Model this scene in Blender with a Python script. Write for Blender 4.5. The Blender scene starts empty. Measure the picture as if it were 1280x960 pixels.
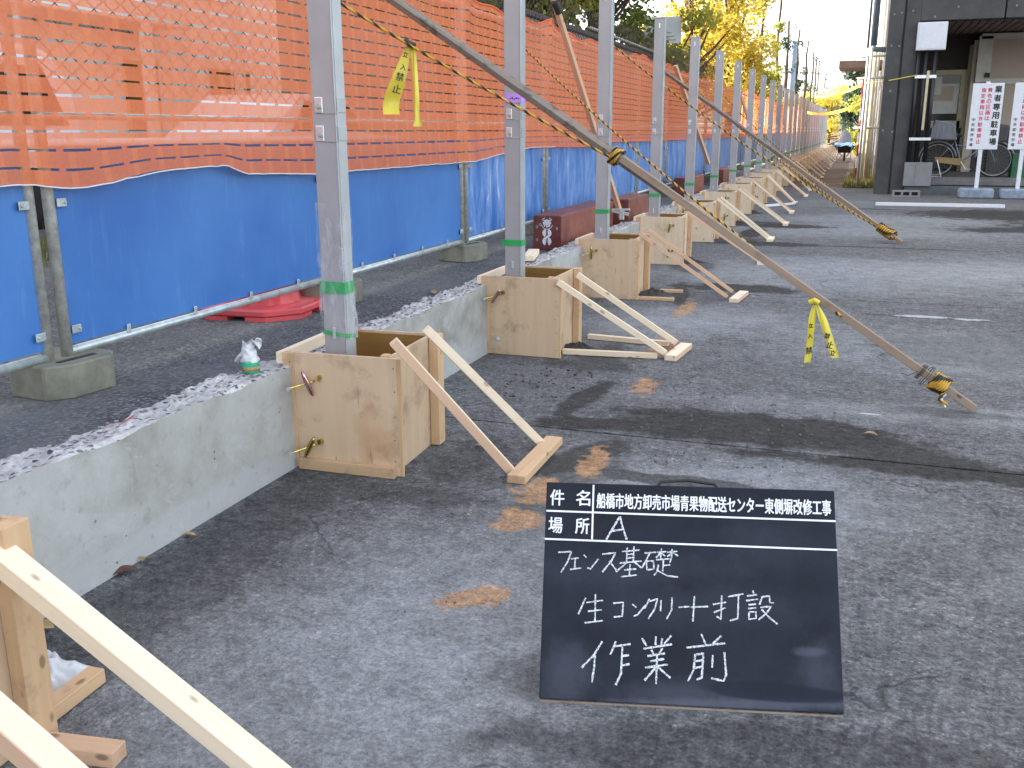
import bpy, bmesh, math, random
import numpy as np
from mathutils import Vector, Matrix, noise
random.seed(7)
SC = bpy.context.scene
COL = SC.collection
R = math.radians

# ------------------------------------------------------------------ camera
FPX, CAMH = 1200.0, 1.25
_F = np.array([437., -317., FPX]); _F /= np.linalg.norm(_F)
_D = np.array([15., 4570., FPX]); _D = _D - _F * _D.dot(_F); _D /= np.linalg.norm(_D)
_X = np.cross(_D, _F)
if _X[0] < 0: _X = -_X
CM = np.stack([_X, _F, -_D], 1)            # world -> camera (x right, y down, z forward)
EYE = np.array([0, 0, CAMH])
def ray(x, y): return CM.T @ np.array([x - 640., y - 480., FPX])
def g(x, y, z=0.0):
    r = ray(x, y); return Vector(EYE + r * ((z - CAMH) / r[2]))
def px(x, y, X0):
    r = ray(x, y); return Vector(EYE + r * (X0 / r[0]))
def py(x, y, Y0):
    r = ray(x, y); return Vector(EYE + r * (Y0 / r[1]))
cd = bpy.data.cameras.new('camera'); cam = bpy.data.objects.new('camera', cd); COL.objects.link(cam)
cd.sensor_width = 36.0; cd.lens = FPX / 1280 * 36; cd.clip_start = 0.05; cd.clip_end = 3000
mw = Matrix.Identity(4)
for i in range(3):
    mw[i][0] = CM[0][i]; mw[i][1] = -CM[1][i]; mw[i][2] = -CM[2][i]
mw[2][3] = CAMH
cam.matrix_world = mw
SC.camera = cam
# ------------------------------------------------------------------ light
SUN_EL, SUN_AZ = 27.0, 281.0        # azimuth clockwise from +Y
W = bpy.data.worlds.new('World'); SC.world = W; W.use_nodes = True
wn = W.node_tree; bg = wn.nodes['Background']
sky = wn.nodes.new('ShaderNodeTexSky'); sky.sky_type = 'NISHITA'; sky.sun_disc = False
sky.sun_elevation = R(SUN_EL); sky.sun_rotation = R(SUN_AZ); sky.air_density = 1.0; sky.dust_density = 2.5
hs = wn.nodes.new('ShaderNodeHueSaturation'); hs.inputs['Saturation'].default_value = 0.42   # milky autumn sky
wn.links.new(sky.outputs[0], hs.inputs['Color']); wn.links.new(hs.outputs[0], bg.inputs[0]); bg.inputs[1].default_value = 0.15
sl = bpy.data.lights.new('sun', 'SUN'); sl.energy = 5.0; sl.angle = R(0.53); sl.color = (1.0, 0.93, 0.82)
so = bpy.data.objects.new('sun', sl); COL.objects.link(so)
a = R(SUN_AZ); e = R(SUN_EL)
sdir = Vector((math.sin(a) * math.cos(e), math.cos(a) * math.cos(e), math.sin(e)))
so.rotation_euler = sdir.to_track_quat('Z', 'Y').to_euler(); so.location = (0, 0, 30)
vs = SC.view_settings; vs.view_transform = 'Standard'; vs.look = 'None'; vs.gamma = 1; vs.exposure = 2.25
vs.use_curve_mapping = False
SC.cycles.max_bounces = 8; SC.cycles.transparent_max_bounces = 24

# ------------------------------------------------------------------ materials
class NT:
    def __init__(s, name):
        s.m = bpy.data.materials.new(name); s.m.use_nodes = True
        s.t = s.m.node_tree; s.b = s.t.nodes['Principled BSDF']; s.out = s.t.nodes['Material Output']
        s.co = None
    def n(s, typ, **k):
        x = s.t.nodes.new(typ)
        for a_, v in k.items(): setattr(x, a_, v)
        return x
    def l(s, a_, b_): s.t.links.new(a_, b_)
    def val(s, inp, v):
        if hasattr(v, 'is_output') or isinstance(v, bpy.types.NodeSocket): s.l(v, inp)
        else: inp.default_value = v
    def coord(s, scale=(1, 1, 1), rand=0.0):
        tc = s.n('ShaderNodeTexCoord'); mp = s.n('ShaderNodeMapping')
        mp.inputs['Scale'].default_value = scale
        src = tc.outputs['Object']
        if rand:
            oi = s.n('ShaderNodeObjectInfo'); mu = s.n('ShaderNodeMath', operation='MULTIPLY'); mu.inputs[1].default_value = rand
            s.l(oi.outputs['Random'], mu.inputs[0])
            ad = s.n('ShaderNodeVectorMath', operation='ADD'); s.l(src, ad.inputs[0]); s.l(mu.outputs[0], ad.inputs[1]); src = ad.outputs[0]
        s.l(src, mp.inputs[0]); return mp.outputs[0]
    def noise(s, co, scale, detail=4, rough=0.6, dist=0.0):
        x = s.n('ShaderNodeTexNoise'); s.l(co, x.inputs['Vector'])
        x.inputs['Scale'].default_value = scale; x.inputs['Detail'].default_value = detail
        x.inputs['Roughness'].default_value = rough; x.inputs['Distortion'].default_value = dist
        return x.outputs[0]
    def vor(s, co, scale, feature='F1', out='Distance'):
        x = s.n('ShaderNodeTexVoronoi', feature=feature); s.l(co, x.inputs['Vector']); x.inputs['Scale'].default_value = scale
        return x.outputs[out]
    def ramp(s, f, stops, interp='LINEAR'):
        x = s.n('ShaderNodeValToRGB'); x.color_ramp.interpolation = interp; el = x.color_ramp.elements
        while len(el) < len(stops): el.new(0.5)
        for i, (p, c) in enumerate(stops):
            el[i].position = p
            el[i].color = (c, c, c, 1) if isinstance(c, (int, float)) else (*c, 1)
        s.val(x.inputs[0], f); return x.outputs[0]
    def mix(s, f, a_, b_, mode='MIX'):
        x = s.n('ShaderNodeMix', data_type='RGBA', blend_type=mode)
        s.val(x.inputs[0], f)
        for i, v in ((6, a_), (7, b_)):
            if isinstance(v, (tuple, list)): x.inputs[i].default_value = (*v, 1)
            else: s.l(v, x.inputs[i])
        return x.outputs[2]
    def math(s, op, a_, b_=None, c_=None, clamp=False):
        x = s.n('ShaderNodeMath', operation=op); x.use_clamp = clamp
        s.val(x.inputs[0], a_)
        if b_ is not None: s.val(x.inputs[1], b_)
        if c_ is not None: s.val(x.inputs[2], c_)
        return x.outputs[0]
    def xyz(s, co):
        x = s.n('ShaderNodeSeparateXYZ'); s.l(co, x.inputs[0]); return x.outputs
    def bump(s, h, strength=0.3, dist=0.01):
        x = s.n('ShaderNodeBump'); x.inputs['Strength'].default_value = strength; x.inputs['Distance'].default_value = dist
        s.l(h, x.inputs['Height']); s.l(x.outputs[0], s.b.inputs['Normal'])
    def base(s, c): 
        if isinstance(c, (tuple, list)): s.b.inputs['Base Color'].default_value = (*c, 1)
        else: s.l(c, s.b.inputs['Base Color'])
    def rough(s, r): s.val(s.b.inputs['Roughness'], r)
    def ell(s, co, cx, cy, rx, ry, rot=0.0, soft=0.35, warp=None, wamt=0.5):
        """soft irregular patch mask on the XY plane"""
        o = s.xyz(co); dx = s.math('SUBTRACT', o[0], cx); dy = s.math('SUBTRACT', o[1], cy)
        c_, n_ = math.cos(rot), math.sin(rot)
        u = s.math('ADD', s.math('MULTIPLY', dx, c_ / rx), s.math('MULTIPLY', dy, n_ / rx))
        v = s.math('ADD', s.math('MULTIPLY', dx, -n_ / ry), s.math('MULTIPLY', dy, c_ / ry))
        d = s.math('SQRT', s.math('ADD', s.math('MULTIPLY', u, u), s.math('MULTIPLY', v, v)))
        if warp is not None: d = s.math('ADD', d, s.math('MULTIPLY', s.math('SUBTRACT', warp, 0.5), wamt * 2))
        mr = s.n('ShaderNodeMapRange', interpolation_type='SMOOTHSTEP'); s.l(d, mr.inputs[0])
        mr.inputs[1].default_value = 1 + soft; mr.inputs[2].default_value = 1 - soft
        return mr.outputs[0]

def simple(name, col, rough=0.6, metal=0.0, var=0.25, scale=8.0, bump=0.0, spec=None, rand=3.0):
    t = NT(name); co = t.coord(rand=rand)
    nz = t.noise(co, scale, 5, 0.65)
    lo = tuple(c * (1 - var) for c in col); hi = tuple(min(1, c * (1 + var)) for c in col)
    t.base(t.ramp(nz, [(0.3, lo), (0.7, hi)])); t.rough(rough); t.b.inputs['Metallic'].default_value = metal
    if bump: t.bump(t.noise(co, scale * 6, 4), bump, 0.004)
    return t.m

def wood(name, light, dark, grain=1.0, rough=0.75, knots=True, stain=None, streak=38.0, side=None, cracks=False):
    t = NT(name)
    co = t.coord((1.0, 1.0, 1.0), rand=37.0)
    st = t.n('ShaderNodeMapping'); st.inputs['Scale'].default_value = (1.3, streak, streak); t.l(co, st.inputs[0])
    n1 = t.noise(st.outputs[0], 1.0, 5, 0.6, 0.4)
    st2 = t.n('ShaderNodeMapping'); st2.inputs['Scale'].default_value = (0.35, 7, 7); t.l(co, st2.inputs[0])
    n2 = t.noise(st2.outputs[0], 1.6, 3, 0.5, 0.8)
    mid = tuple((a_ + b_) / 2 for a_, b_ in zip(light, dark))
    c = t.ramp(n1, [(0.28, dark), (0.5, mid), (0.68, light)])
    c = t.mix(t.math('MULTIPLY', t.ramp(n2, [(0.35, 0.0), (0.7, 1.0)]), 0.55), c, light)
    oi = t.n('ShaderNodeObjectInfo')
    c = t.mix(t.math('MULTIPLY', oi.outputs['Random'], 0.28), c, tuple(x * 0.62 for x in mid))
    if knots:
        km = t.n('ShaderNodeMapping'); km.inputs['Scale'].default_value = (8.0, 16.0, 16.0); t.l(co, km.inputs[0])
        k = t.vor(km.outputs[0], 1.0); kk = t.ramp(k, [(0.09, 1.0), (0.15, 0.0)])
        c = t.mix(t.math('MULTIPLY', kk, 0.75), c, tuple(x * 0.3 for x in dark))
    if stain:
        sn = t.noise(co, stain[1], 6, 0.7); c = t.mix(t.math('MULTIPLY', t.ramp(sn, [(0.52, 0.0), (0.68, 1.0)]), stain[2]), c, stain[0])
    if cracks:
        cm = t.n('ShaderNodeMapping'); cm.inputs['Scale'].default_value = (4.0, 60, 60); t.l(co, cm.inputs[0])
        cr = t.math('MULTIPLY', t.ramp(t.noise(cm.outputs[0], 1.0, 4, 0.6), [(0.66, 0.0), (0.70, 1.0)]), t.ramp(t.noise(co, 4.0, 2), [(0.48, 0.0), (0.56, 1.0)]))
        c = t.mix(t.math('MULTIPLY', cr, 0.8), c, tuple(x * 0.35 for x in dark))
        c = t.mix(t.math('MULTIPLY', t.ramp(t.noise(co, 3.0, 3, 0.5), [(0.62, 0.0), (0.70, 1.0)]), 0.45), c, (0.50, 0.24, 0.10))
    if side:     # heartwood side of the sawn timber is redder than its face
        tc = t.n('ShaderNodeTexCoord'); ny = t.math('ABSOLUTE', t.xyz(tc.outputs['Normal'])[1])
        c = t.mix(t.math('MULTIPLY', t.ramp(ny, [(0.5, 0.0), (0.8, 1.0)]), t.ramp(oi.outputs['Random'], [(0.55, 0.1), (0.7, 0.85)])), c, t.mix(n1, tuple(x*.8 for x in side), side))
    t.base(c); t.rough(rough); t.bump(n1, 0.25 * grain, 0.002)
    return t.m

M = {}
M['pine'] = wood('pine_fresh', (0.90, 0.78, 0.60), (0.80, 0.64, 0.44), stain=((0.60, 0.46, 0.33), 7, 0.3), side=(0.70, 0.44, 0.28))
M['pine_red'] = wood('pine_reddish', (0.70, 0.46, 0.30), (0.54, 0.32, 0.19), stain=((0.30, 0.2, 0.14), 7, 0.35))
M['ply'] = wood('formwork_plywood', (0.68, 0.50, 0.325), (0.57, 0.405, 0.26), knots=False, rough=0.7, stain=((0.30, 0.20, 0.125), 5.0, 0.7), streak=24, cracks=True)
M['ply_pale'] = wood('pale_formwork_plywood', (0.82, 0.67, 0.48), (0.70, 0.53, 0.36), rough=0.7, stain=((0.45, 0.34, 0.2), 5.0, 0.4), streak=20)
M['batten'] = wood('formwork_batten', (0.70, 0.47, 0.27), (0.56, 0.355, 0.195), stain=((0.19, 0.14, 0.10), 9, 0.45))
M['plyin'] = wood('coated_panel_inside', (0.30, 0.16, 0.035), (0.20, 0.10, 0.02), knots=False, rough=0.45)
M['weathered'] = wood('weathered_timber', (0.27, 0.215, 0.17), (0.13, 0.10, 0.08), stain=((0.045, 0.035, 0.03), 13, 0.9), grain=2.0)
M['weathered_end'] = wood('brown_timber', (0.38, 0.28, 0.205), (0.24, 0.17, 0.12), stain=((0.12, 0.09, 0.07), 8, 0.5))

# concrete ground
def ground_mat():
    t = NT('old_concrete_yard'); co = t.coord()
    big = t.noise(co, 0.55, 5, 0.62); med = t.noise(co, 3.2, 6, 0.7); fine = t.noise(co, 26, 5, 0.75)
    c = t.ramp(big, [(0.32, (0.105, 0.106, 0.109)), (0.52, (0.14, 0.142, 0.147)), (0.72, (0.185, 0.188, 0.195))])
    gr = t.noise(co, 48, 3, 0.8); vein = t.noise(co, 16, 6, 0.85, 0.4)
    c = t.mix(0.55, c, t.ramp(med, [(0.3, (0.085, 0.085, 0.086)), (0.55, (0.145, 0.147, 0.151)), (0.75, (0.22, 0.224, 0.23))]))
    c = t.mix(t.math('MULTIPLY', t.ramp(fine, [(0.38, 1.0), (0.5, 0.0)]), 0.6), c, (0.05, 0.049, 0.048))
    c = t.mix(t.math('MULTIPLY', t.ramp(fine, [(0.56, 0.0), (0.68, 1.0)]), 0.6), c, (0.20, 0.20, 0.20))
    vo = t.vor(co, 62); sp = t.ramp(vo, [(0.20, 1.0), (0.34, 0.0)])
    msk = t.ramp(t.noise(co, 1.1, 3), [(0.40, 0.3), (0.60, 0.95)])
    vc = t.vor(co, 62, out='Color'); vg = t.n('ShaderNodeRGBToBW'); t.l(vc, vg.inputs[0])
    c = t.mix(t.math('MULTIPLY', sp, msk), c, t.ramp(vg.outputs[0], [(0.3, (0.07, 0.07, 0.07)), (0.6, (0.16, 0.16, 0.16)), (0.85, (0.34, 0.34, 0.33))]))
    c = t.mix(t.math('MULTIPLY', t.ramp(vein, [(0.36, 1.0), (0.49, 0.0)]), 0.42), c, (0.045, 0.045, 0.047))
    c = t.mix(t.math('MULTIPLY', t.ramp(vein, [(0.53, 0.0), (0.66, 1.0)]), 0.45), c, (0.27, 0.272, 0.276))
    c = t.mix(t.math('MULTIPLY', t.ramp(gr, [(0.40, 1.0), (0.48, 0.0)]), 0.5), c, (0.05, 0.05, 0.05))
    c = t.mix(t.math('MULTIPLY', t.ramp(gr, [(0.57, 0.0), (0.66, 1.0)]), 0.5), c, (0.29, 0.29, 0.295))
    warp = t.noise(co, 2.3, 5, 0.65); warp2 = t.noise(co, 5.5, 6, 0.72)
    # pale laitance film
    for e_ in [(0.1, 8.9, 1.9, 0.9, 0.1), (0.4, 9.6, 1.6, 0.7, 0), (-0.9, 6.6, 0.55, 0.4, 0.2), (-0.55, 3.0, 0.5, 0.5, 0.3), (-1.0, 2.2, 0.35, 0.5, 0.4), (0.9, 4.6, 1.5, 0.16, 0.05), (0.0, 13.2, 1.8, 0.9, 0), (1.5, 2.9, 0.8, 0.45, 0), (-1.0, 1.5, 0.5, 0.7, 0.3), (-0.2, 3.3, 0.5, 0.3, 0), (0.8, 6.0, 1.2, 0.6, 0), (-1.2, 6.2, 0.4, 0.5, 0), (2.4, 9.8, 1.6, 1.0, 0), (0.6, 15.0, 1.6, 0.8, 0)]:
        c = t.mix(t.math('MULTIPLY', t.ell(co, *e_, soft=0.6, warp=warp, wamt=0.7), 0.5), c, (0.27, 0.28, 0.29))
    # hairline cracks
    cw = t.n('ShaderNodeVectorMath', operation='ADD'); cs = t.n('ShaderNodeVectorMath', operation='SCALE'); cn = t.n('ShaderNodeTexNoise'); t.l(co, cn.inputs['Vector']); cn.inputs['Scale'].default_value = 2.5; cn.inputs['Detail'].default_value = 5
    t.l(cn.outputs['Color'], cs.inputs[0]); cs.inputs['Scale'].default_value = 0.7; t.l(co, cw.inputs[0]); t.l(cs.outputs[0], cw.inputs[1])
    ce = t.vor(cw.outputs[0], 0.75, 'DISTANCE_TO_EDGE'); cm = t.math('MULTIPLY', t.ramp(ce, [(0.0, 1.0), (0.007, 0.0)]), t.ramp(t.noise(co, 0.8, 2), [(0.45, 0.0), (0.55, 0.8)]))
    c = t.mix(cm, c, (0.03, 0.03, 0.03))
    # dark worn / damp patches, plus contact shade painted at box, wall and board feet
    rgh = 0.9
    wets_and_shade = [(-0.35, 4.08, 0.72, 0.24, 0.0, 0.8), (-0.95, 3.5, 0.10, 0.28, -0.5, 0.7), (-0.55, 3.35, 0.4, 0.06, 0.0, 0.6), (0.25, 3.92, 0.34, 0.12, -0.2, 0.7), (-1.5, 2.9, 0.35, 0.10, 0.1, 0.4), (-1.35, 3.35, 0.12, 0.3, 0, 0.35), (-1.3, 5.2, 0.12, 0.4, 0, 0.5), (0.5, 4.62, 0.25, 0.08, 0, 0.3), (-0.1, 1.8, 0.5, 0.10, 0.24, 0.45), (-1.4, 9.2, 0.2, 0.4, 0, 0.5), (-1.3, 11.6, 0.3, 0.4, 0, 0.5), (-1.0, 3.95, 0.30, 0.10, 0.2, 0.8), (-1.16, 4.35, 0.07, 0.35, -0.1, 0.75), (-0.9, 3.2, 0.10, 0.45, -0.2, 0.4), (-0.85, 8.0, 0.50, 0.22, 0.0, 0.95),
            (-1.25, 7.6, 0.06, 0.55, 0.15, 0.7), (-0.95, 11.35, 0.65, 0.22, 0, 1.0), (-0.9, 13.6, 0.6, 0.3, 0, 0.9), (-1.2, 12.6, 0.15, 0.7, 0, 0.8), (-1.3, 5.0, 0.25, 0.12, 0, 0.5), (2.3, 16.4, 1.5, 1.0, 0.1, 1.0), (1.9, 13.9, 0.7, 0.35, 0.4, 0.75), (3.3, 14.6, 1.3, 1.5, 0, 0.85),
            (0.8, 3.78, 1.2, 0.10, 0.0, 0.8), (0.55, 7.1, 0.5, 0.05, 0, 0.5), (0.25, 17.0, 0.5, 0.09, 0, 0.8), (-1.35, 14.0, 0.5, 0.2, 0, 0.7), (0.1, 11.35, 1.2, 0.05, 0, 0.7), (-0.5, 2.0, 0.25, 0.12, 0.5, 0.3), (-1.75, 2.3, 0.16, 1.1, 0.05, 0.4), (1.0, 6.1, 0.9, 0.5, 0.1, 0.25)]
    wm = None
    for (x, y, rx, ry, ro, am) in wets_and_shade:
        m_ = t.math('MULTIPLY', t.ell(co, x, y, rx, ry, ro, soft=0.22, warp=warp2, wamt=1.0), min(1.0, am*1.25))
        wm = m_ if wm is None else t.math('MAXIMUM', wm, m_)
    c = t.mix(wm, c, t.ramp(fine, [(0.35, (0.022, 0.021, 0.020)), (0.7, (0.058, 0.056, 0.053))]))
    # flaking orange paint
    fl = t.noise(co, 17, 4, 0.6)
    om = None
    for (x, y, rx, ry, ro) in [(-0.90, 2.25, 0.10, 0.055, 0.7), (-0.97, 2.82, 0.08, 0.10, 0.2), (-0.98, 3.1, 0.09, 0.12, 0), (-0.93, 4.65, 0.06, 0.16, 0.1), (-0.88, 3.45, 0.05, 0.2, 0.1), (-1.02, 5.6, 0.08, 0.3, 0), (-1.1, 6.9, 0.06, 0.3, 0), (1.62, 18.3, 0.14, 0.5, 0)]:
        m_ = t.ell(co, x, y, rx, ry, ro, soft=0.2, warp=fl, wamt=1.5)
        om = m_ if om is None else t.math('MAXIMUM', om, m_)
    c = t.mix(t.math('MULTIPLY', om, 0.75), c, t.ramp(fine, [(0.4, (0.30, 0.17, 0.09)), (0.6, (0.50, 0.28, 0.13))]))
    # worn white paint
    wpm = None
    for (x, y, rx, ry) in [(0.50, 7.12, 0.17, 0.045), (0.80, 7.1, 0.12, 0.035), (0.13, 4.5, 0.05, 0.012)]:
        m_ = t.ell(co, x, y, rx, ry, 0.02, soft=0.2, warp=fl, wamt=1.2); wpm = m_ if wpm is None else t.math('MAXIMUM', wpm, m_)
    c = t.mix(t.math('MULTIPLY', wpm, 0.7), c, (0.55, 0.57, 0.6))
    # exposed aggregate and pitting carry through every layer
    g1 = t.noise(co, 34, 5, 0.85); g2 = t.noise(co, 95, 3, 0.8); g3 = t.noise(co, 7.5, 5, 0.75)
    c = t.mix(1.0, c, t.ramp(g1, [(0.36, 0.88), (0.48, 1.24), (0.54, 1.36), (0.66, 1.68)]), 'MULTIPLY')
    c = t.mix(1.0, c, t.ramp(g2, [(0.36, 0.76), (0.5, 1.0), (0.66, 1.25)]), 'MULTIPLY')
    c = t.mix(1.0, c, t.ramp(g3, [(0.34, 0.72), (0.5, 0.96), (0.68, 1.16)]), 'MULTIPLY')
    warm = t.ramp(t.math('ADD', t.xyz(co)[0], t.math('MULTIPLY', t.noise(co, 1.0, 3), 0.8)), [(0.35, 0.0), (0.9, 1.0)])
    c = t.mix(warm, c, t.mix(1.0, c, (1.0, 0.975, 0.93), 'MULTIPLY'))
    t.base(c); t.rough(t.math('SUBTRACT', 0.92, t.math('MULTIPLY', wm, 0.08))); t.b.inputs['Specular IOR Level'].default_value = 0.25
    h = t.math('ADD', t.math('MULTIPLY', fine, 0.8), t.math('MULTIPLY', sp, 0.5)); h = t.math('ADD', h, t.math('ADD', med, t.math('MULTIPLY', g1, 1.6)))
    t.bump(h, 0.7, 0.014)
    return t.m
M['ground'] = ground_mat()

def asphalt():
    t = NT('coarse_asphalt'); co = t.coord()
    vc = t.vor(co, 95, out='Color'); vg = t.n('ShaderNodeRGBToBW'); t.l(vc, vg.inputs[0]); vd = t.vor(co, 95)
    c = t.ramp(vg.outputs[0], [(0.3, (0.04, 0.04, 0.042)), (0.55, (0.085, 0.085, 0.09)), (0.8, (0.16, 0.16, 0.165)), (0.95, (0.28, 0.28, 0.29))])
    c = t.mix(t.ramp(t.noise(co, 1.6, 4), [(0.40, 0.0), (0.66, 0.65)]), c, (0.16, 0.158, 0.155))
    t.base(c); t.rough(0.9); t.bump(vd, -0.8, 0.008); 
    return t.m
M['asphalt'] = asphalt()

def wallmat():
    t = NT('cast_concrete_wall'); co = t.coord()
    a_ = t.noise(co, 2.2, 6, 0.65, 0.3); b_ = t.noise(co, 22, 4, 0.6); z = t.xyz(co)[2]
    c = t.ramp(a_, [(0.34, (0.27, 0.262, 0.23)), (0.48, (0.37, 0.365, 0.335)), (0.64, (0.47, 0.47, 0.45))])
    lowm = t.math('ADD', z, t.math('MULTIPLY', t.math('SUBTRACT', a_, 0.5), 0.45))
    c = t.mix(t.ramp(lowm, [(0.08, 0.7), (0.11, 0.0)]), c, (0.44, 0.45, 0.45))
    c = t.mix(t.ramp(b_, [(0.6, 0.0), (0.72, 0.45)]), c, (0.23, 0.23, 0.2))
    pit = t.vor(co, 19); pm = t.math('MULTIPLY', t.ramp(pit, [(0.05, 0.8), (0.10, 0.0)]), t.ramp(t.noise(co, 3, 2), [(0.54, 0.0), (0.62, 1.0)]))
    c = t.mix(t.math('MULTIPLY', pm, 0.8), c, (0.07, 0.07, 0.06))
    fl = t.noise(co, 5.5, 6, 0.75, 0.5)
    c = t.mix(t.math('MULTIPLY', t.ramp(fl, [(0.57, 0.0), (0.60, 1.0), (0.70, 1.0), (0.73, 0.0)]), 0.3), c, (0.50, 0.51, 0.51))
    c = t.mix(t.math('MULTIPLY', t.ramp(fl, [(0.32, 1.0), (0.40, 0.0)]), 0.35), c, (0.22, 0.21, 0.18))
    t.base(c); t.rough(0.88)
    h = t.math('SUBTRACT', t.math('MULTIPLY', a_, 1.5), pm); h = t.math('ADD', h, t.math('MULTIPLY', b_, 0.3)); t.bump(h, 0.5, 0.012)
    return t.m
M['wall'] = wallmat()
def brokenmat():
    t = NT('broken_concrete'); co = t.coord()
    vc = t.vor(co, 42, out='Color'); vg = t.n('ShaderNodeRGBToBW'); t.l(vc, vg.inputs[0]); vd = t.vor(co, 42)
    nz = t.noise(co, 14, 5, 0.7)
    c = t.ramp(nz, [(0.35, (0.32, 0.32, 0.315)), (0.65, (0.58, 0.58, 0.57))])
    st = t.math('MULTIPLY', t.ramp(vd, [(0.34, 1.0), (0.44, 0.0)]), t.ramp(vg.outputs[0], [(0.44, 0.0), (0.48, 1.0)]))
    c = t.mix(st, c, t.ramp(vg.outputs[0], [(0.5, (0.07, 0.075, 0.09)), (0.8, (0.2, 0.19, 0.18))]))
    q = g(152, 520, 0.41); c = t.mix(t.math('MULTIPLY', t.ell(co, q.x, q.y, 0.018, 0.07, 0.1, soft=0.3, warp=nz, wamt=0.8), 0.8), c, (0.55, 0.04, 0.07))
    t.base(c); t.rough(0.92); t.bump(t.math('ADD', nz, vd), 0.8, 0.012); return t.m
M['broken'] = brokenmat()

def netmat():
    t = NT('orange_safety_net'); co = t.coord(); o = t.xyz(co)
    w = t.n('ShaderNodeTexNoise'); t.l(co, w.inputs['Vector']); w.inputs['Scale'].default_value = 1.2
    ff = t.math('FRACT', t.math('DIVIDE', o[1], 0.155)); band = t.ramp(ff, [(0.0, 1.0), (0.09, 1.0), (0.11, 0.0), (0.89, 0.0), (0.91, 1.0)])
    wv = t.noise(co, 90, 2, 0.5)
    c = t.mix(band, (0.97, 0.28, 0.12), (0.97, 0.30, 0.13))
    c = t.mix(t.ramp(t.noise(co, 3, 3), [(0.4, 0.0), (0.7, 0.2)]), c, (0.80, 0.18, 0.06))
    lp = t.b; t.base(c); t.rough(0.7); t.b.inputs['Specular IOR Level'].default_value = 0.2
    tl = t.n('ShaderNodeBsdfTranslucent'); t.l(c, tl.inputs[0])
    m1 = t.n('ShaderNodeMixShader'); m1.inputs[0].default_value = 0.33; t.l(lp.outputs[0], m1.inputs[1]); t.l(tl.outputs[0], m1.inputs[2])
    tr = t.n('ShaderNodeBsdfTransparent'); tr.inputs[0].default_value = (1, 0.93, 0.88, 1)
    m2 = t.n('ShaderNodeMixShader')
    al = t.math('ADD', t.math('MULTIPLY', band, -0.09), t.math('ADD', 0.25, t.math('MULTIPLY', t.math('SUBTRACT', wv, 0.5), 0.25)), clamp=True)
    t.l(al, m2.inputs[0]); t.l(m1.outputs[0], m2.inputs[1]); t.l(tr.outputs[0], m2.inputs[2]); t.l(m2.outputs[0], t.out.inputs[0])
    return t.m
M['net'] = netmat()
def bluemat():
    t = NT('blue_sheet'); co = t.coord(rand=11.0)
    a_ = t.noise(co, 1.1, 4, 0.6); b_ = t.noise(co, 14, 5, 0.7)
    c = t.ramp(a_, [(0.3, (0.035, 0.14, 0.42)), (0.7, (0.07, 0.22, 0.54))])
    sc_ = t.n('ShaderNodeMapping'); sc_.inputs['Scale'].default_value = (1, 9, 1.3); t.l(co, sc_.inputs[0])
    c = t.mix(t.ramp(t.noise(sc_.outputs[0], 2.2, 6, 0.72), [(0.55, 0.0), (0.85, 0.45)]), c, (0.17, 0.34, 0.68))
    c = t.mix(t.ramp(b_, [(0.62, 0.0), (0.72, 0.35)]), c, (0.20, 0.25, 0.33))
    t.base(c); t.rough(0.38); t.bump(t.noise(co, 2.0, 2, 0.4), 0.12, 0.03)
    return t.m
M['blue'] = bluemat()
t = NT('light_streaked_blue_sheet'); co = t.coord(rand=17.0)  # streaks of light on the wrinkled sheet, painted into its colour
sc_ = t.n('ShaderNodeMapping'); sc_.inputs['Scale'].default_value = (1, 4.0, 0.8); t.l(co, sc_.inputs[0])
st_ = t.noise(sc_.outputs[0], 2.4, 6, 0.75, 0.5)
c = t.mix(t.ramp(st_, [(0.42, 0.0), (0.62, 0.75)]), t.ramp(t.noise(co, 1.3, 4), [(0.3, (0.03, 0.13, 0.42)), (0.7, (0.07, 0.22, 0.56))]), (0.26, 0.42, 0.72))
c = t.mix(t.ramp(st_, [(0.62, 0.0), (0.70, 0.8)]), c, (0.62, 0.68, 0.80)); t.base(c); t.rough(0.4); M['blue_light_streaked'] = t.m
M['galv'] = simple('galvanised_pipe', (0.46, 0.46, 0.42), 0.5, 0.4, 0.35, 22, 0.1)
M['galv_light'] = simple('galvanised_rail', (0.50, 0.56, 0.56), 0.4, 0.5, 0.25, 18, 0.08)
M['post'] = simple('fence_post_grey', (0.40, 0.388, 0.392), 0.45, 0.15, 0.10, 4)
M['post_light'] = simple('post_side_galvanised', (0.50, 0.53, 0.54), 0.38, 0.4, 0.12, 5)
M['zinc'] = simple('bright_zinc', (0.72, 0.74, 0.76), 0.32, 0.7, 0.12, 20)
M['steel_dark'] = simple('rusty_wire', (0.09, 0.065, 0.05), 0.6, 0.5, 0.4, 30)
M['green_tape'] = simple('green_tape', (0.03, 0.36, 0.10), 0.4, 0, 0.2, 14)
M['purple'] = simple('purple_tape', (0.48, 0.26, 0.72), 0.5)
M['yellow_tape'] = simple('yellow_tape', (0.72, 0.60, 0.05), 0.35, 0, 0.12, 9)
M['ink'] = simple('black_ink', (0.02, 0.02, 0.02), 0.6)
M['block'] = simple('concrete_foot_block', (0.20, 0.195, 0.15), 0.9, 0, 0.3, 9, 0.3)
M['maroon'] = simple('maroon_steel_paint', (0.14, 0.035, 0.03), 0.42, 0.0, 0.35, 10, 0.15)
M['maroon_side'] = simple('worn_maroon_paint', (0.24, 0.075, 0.05), 0.5, 0.0, 0.35, 6, 0.15)
M['white'] = simple('white_paint', (0.72, 0.73, 0.76), 0.55, 0, 0.06, 10)
M['red'] = simple('red_plastic', (0.62, 0.075, 0.085), 0.42, 0, 0.15, 7)
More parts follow.
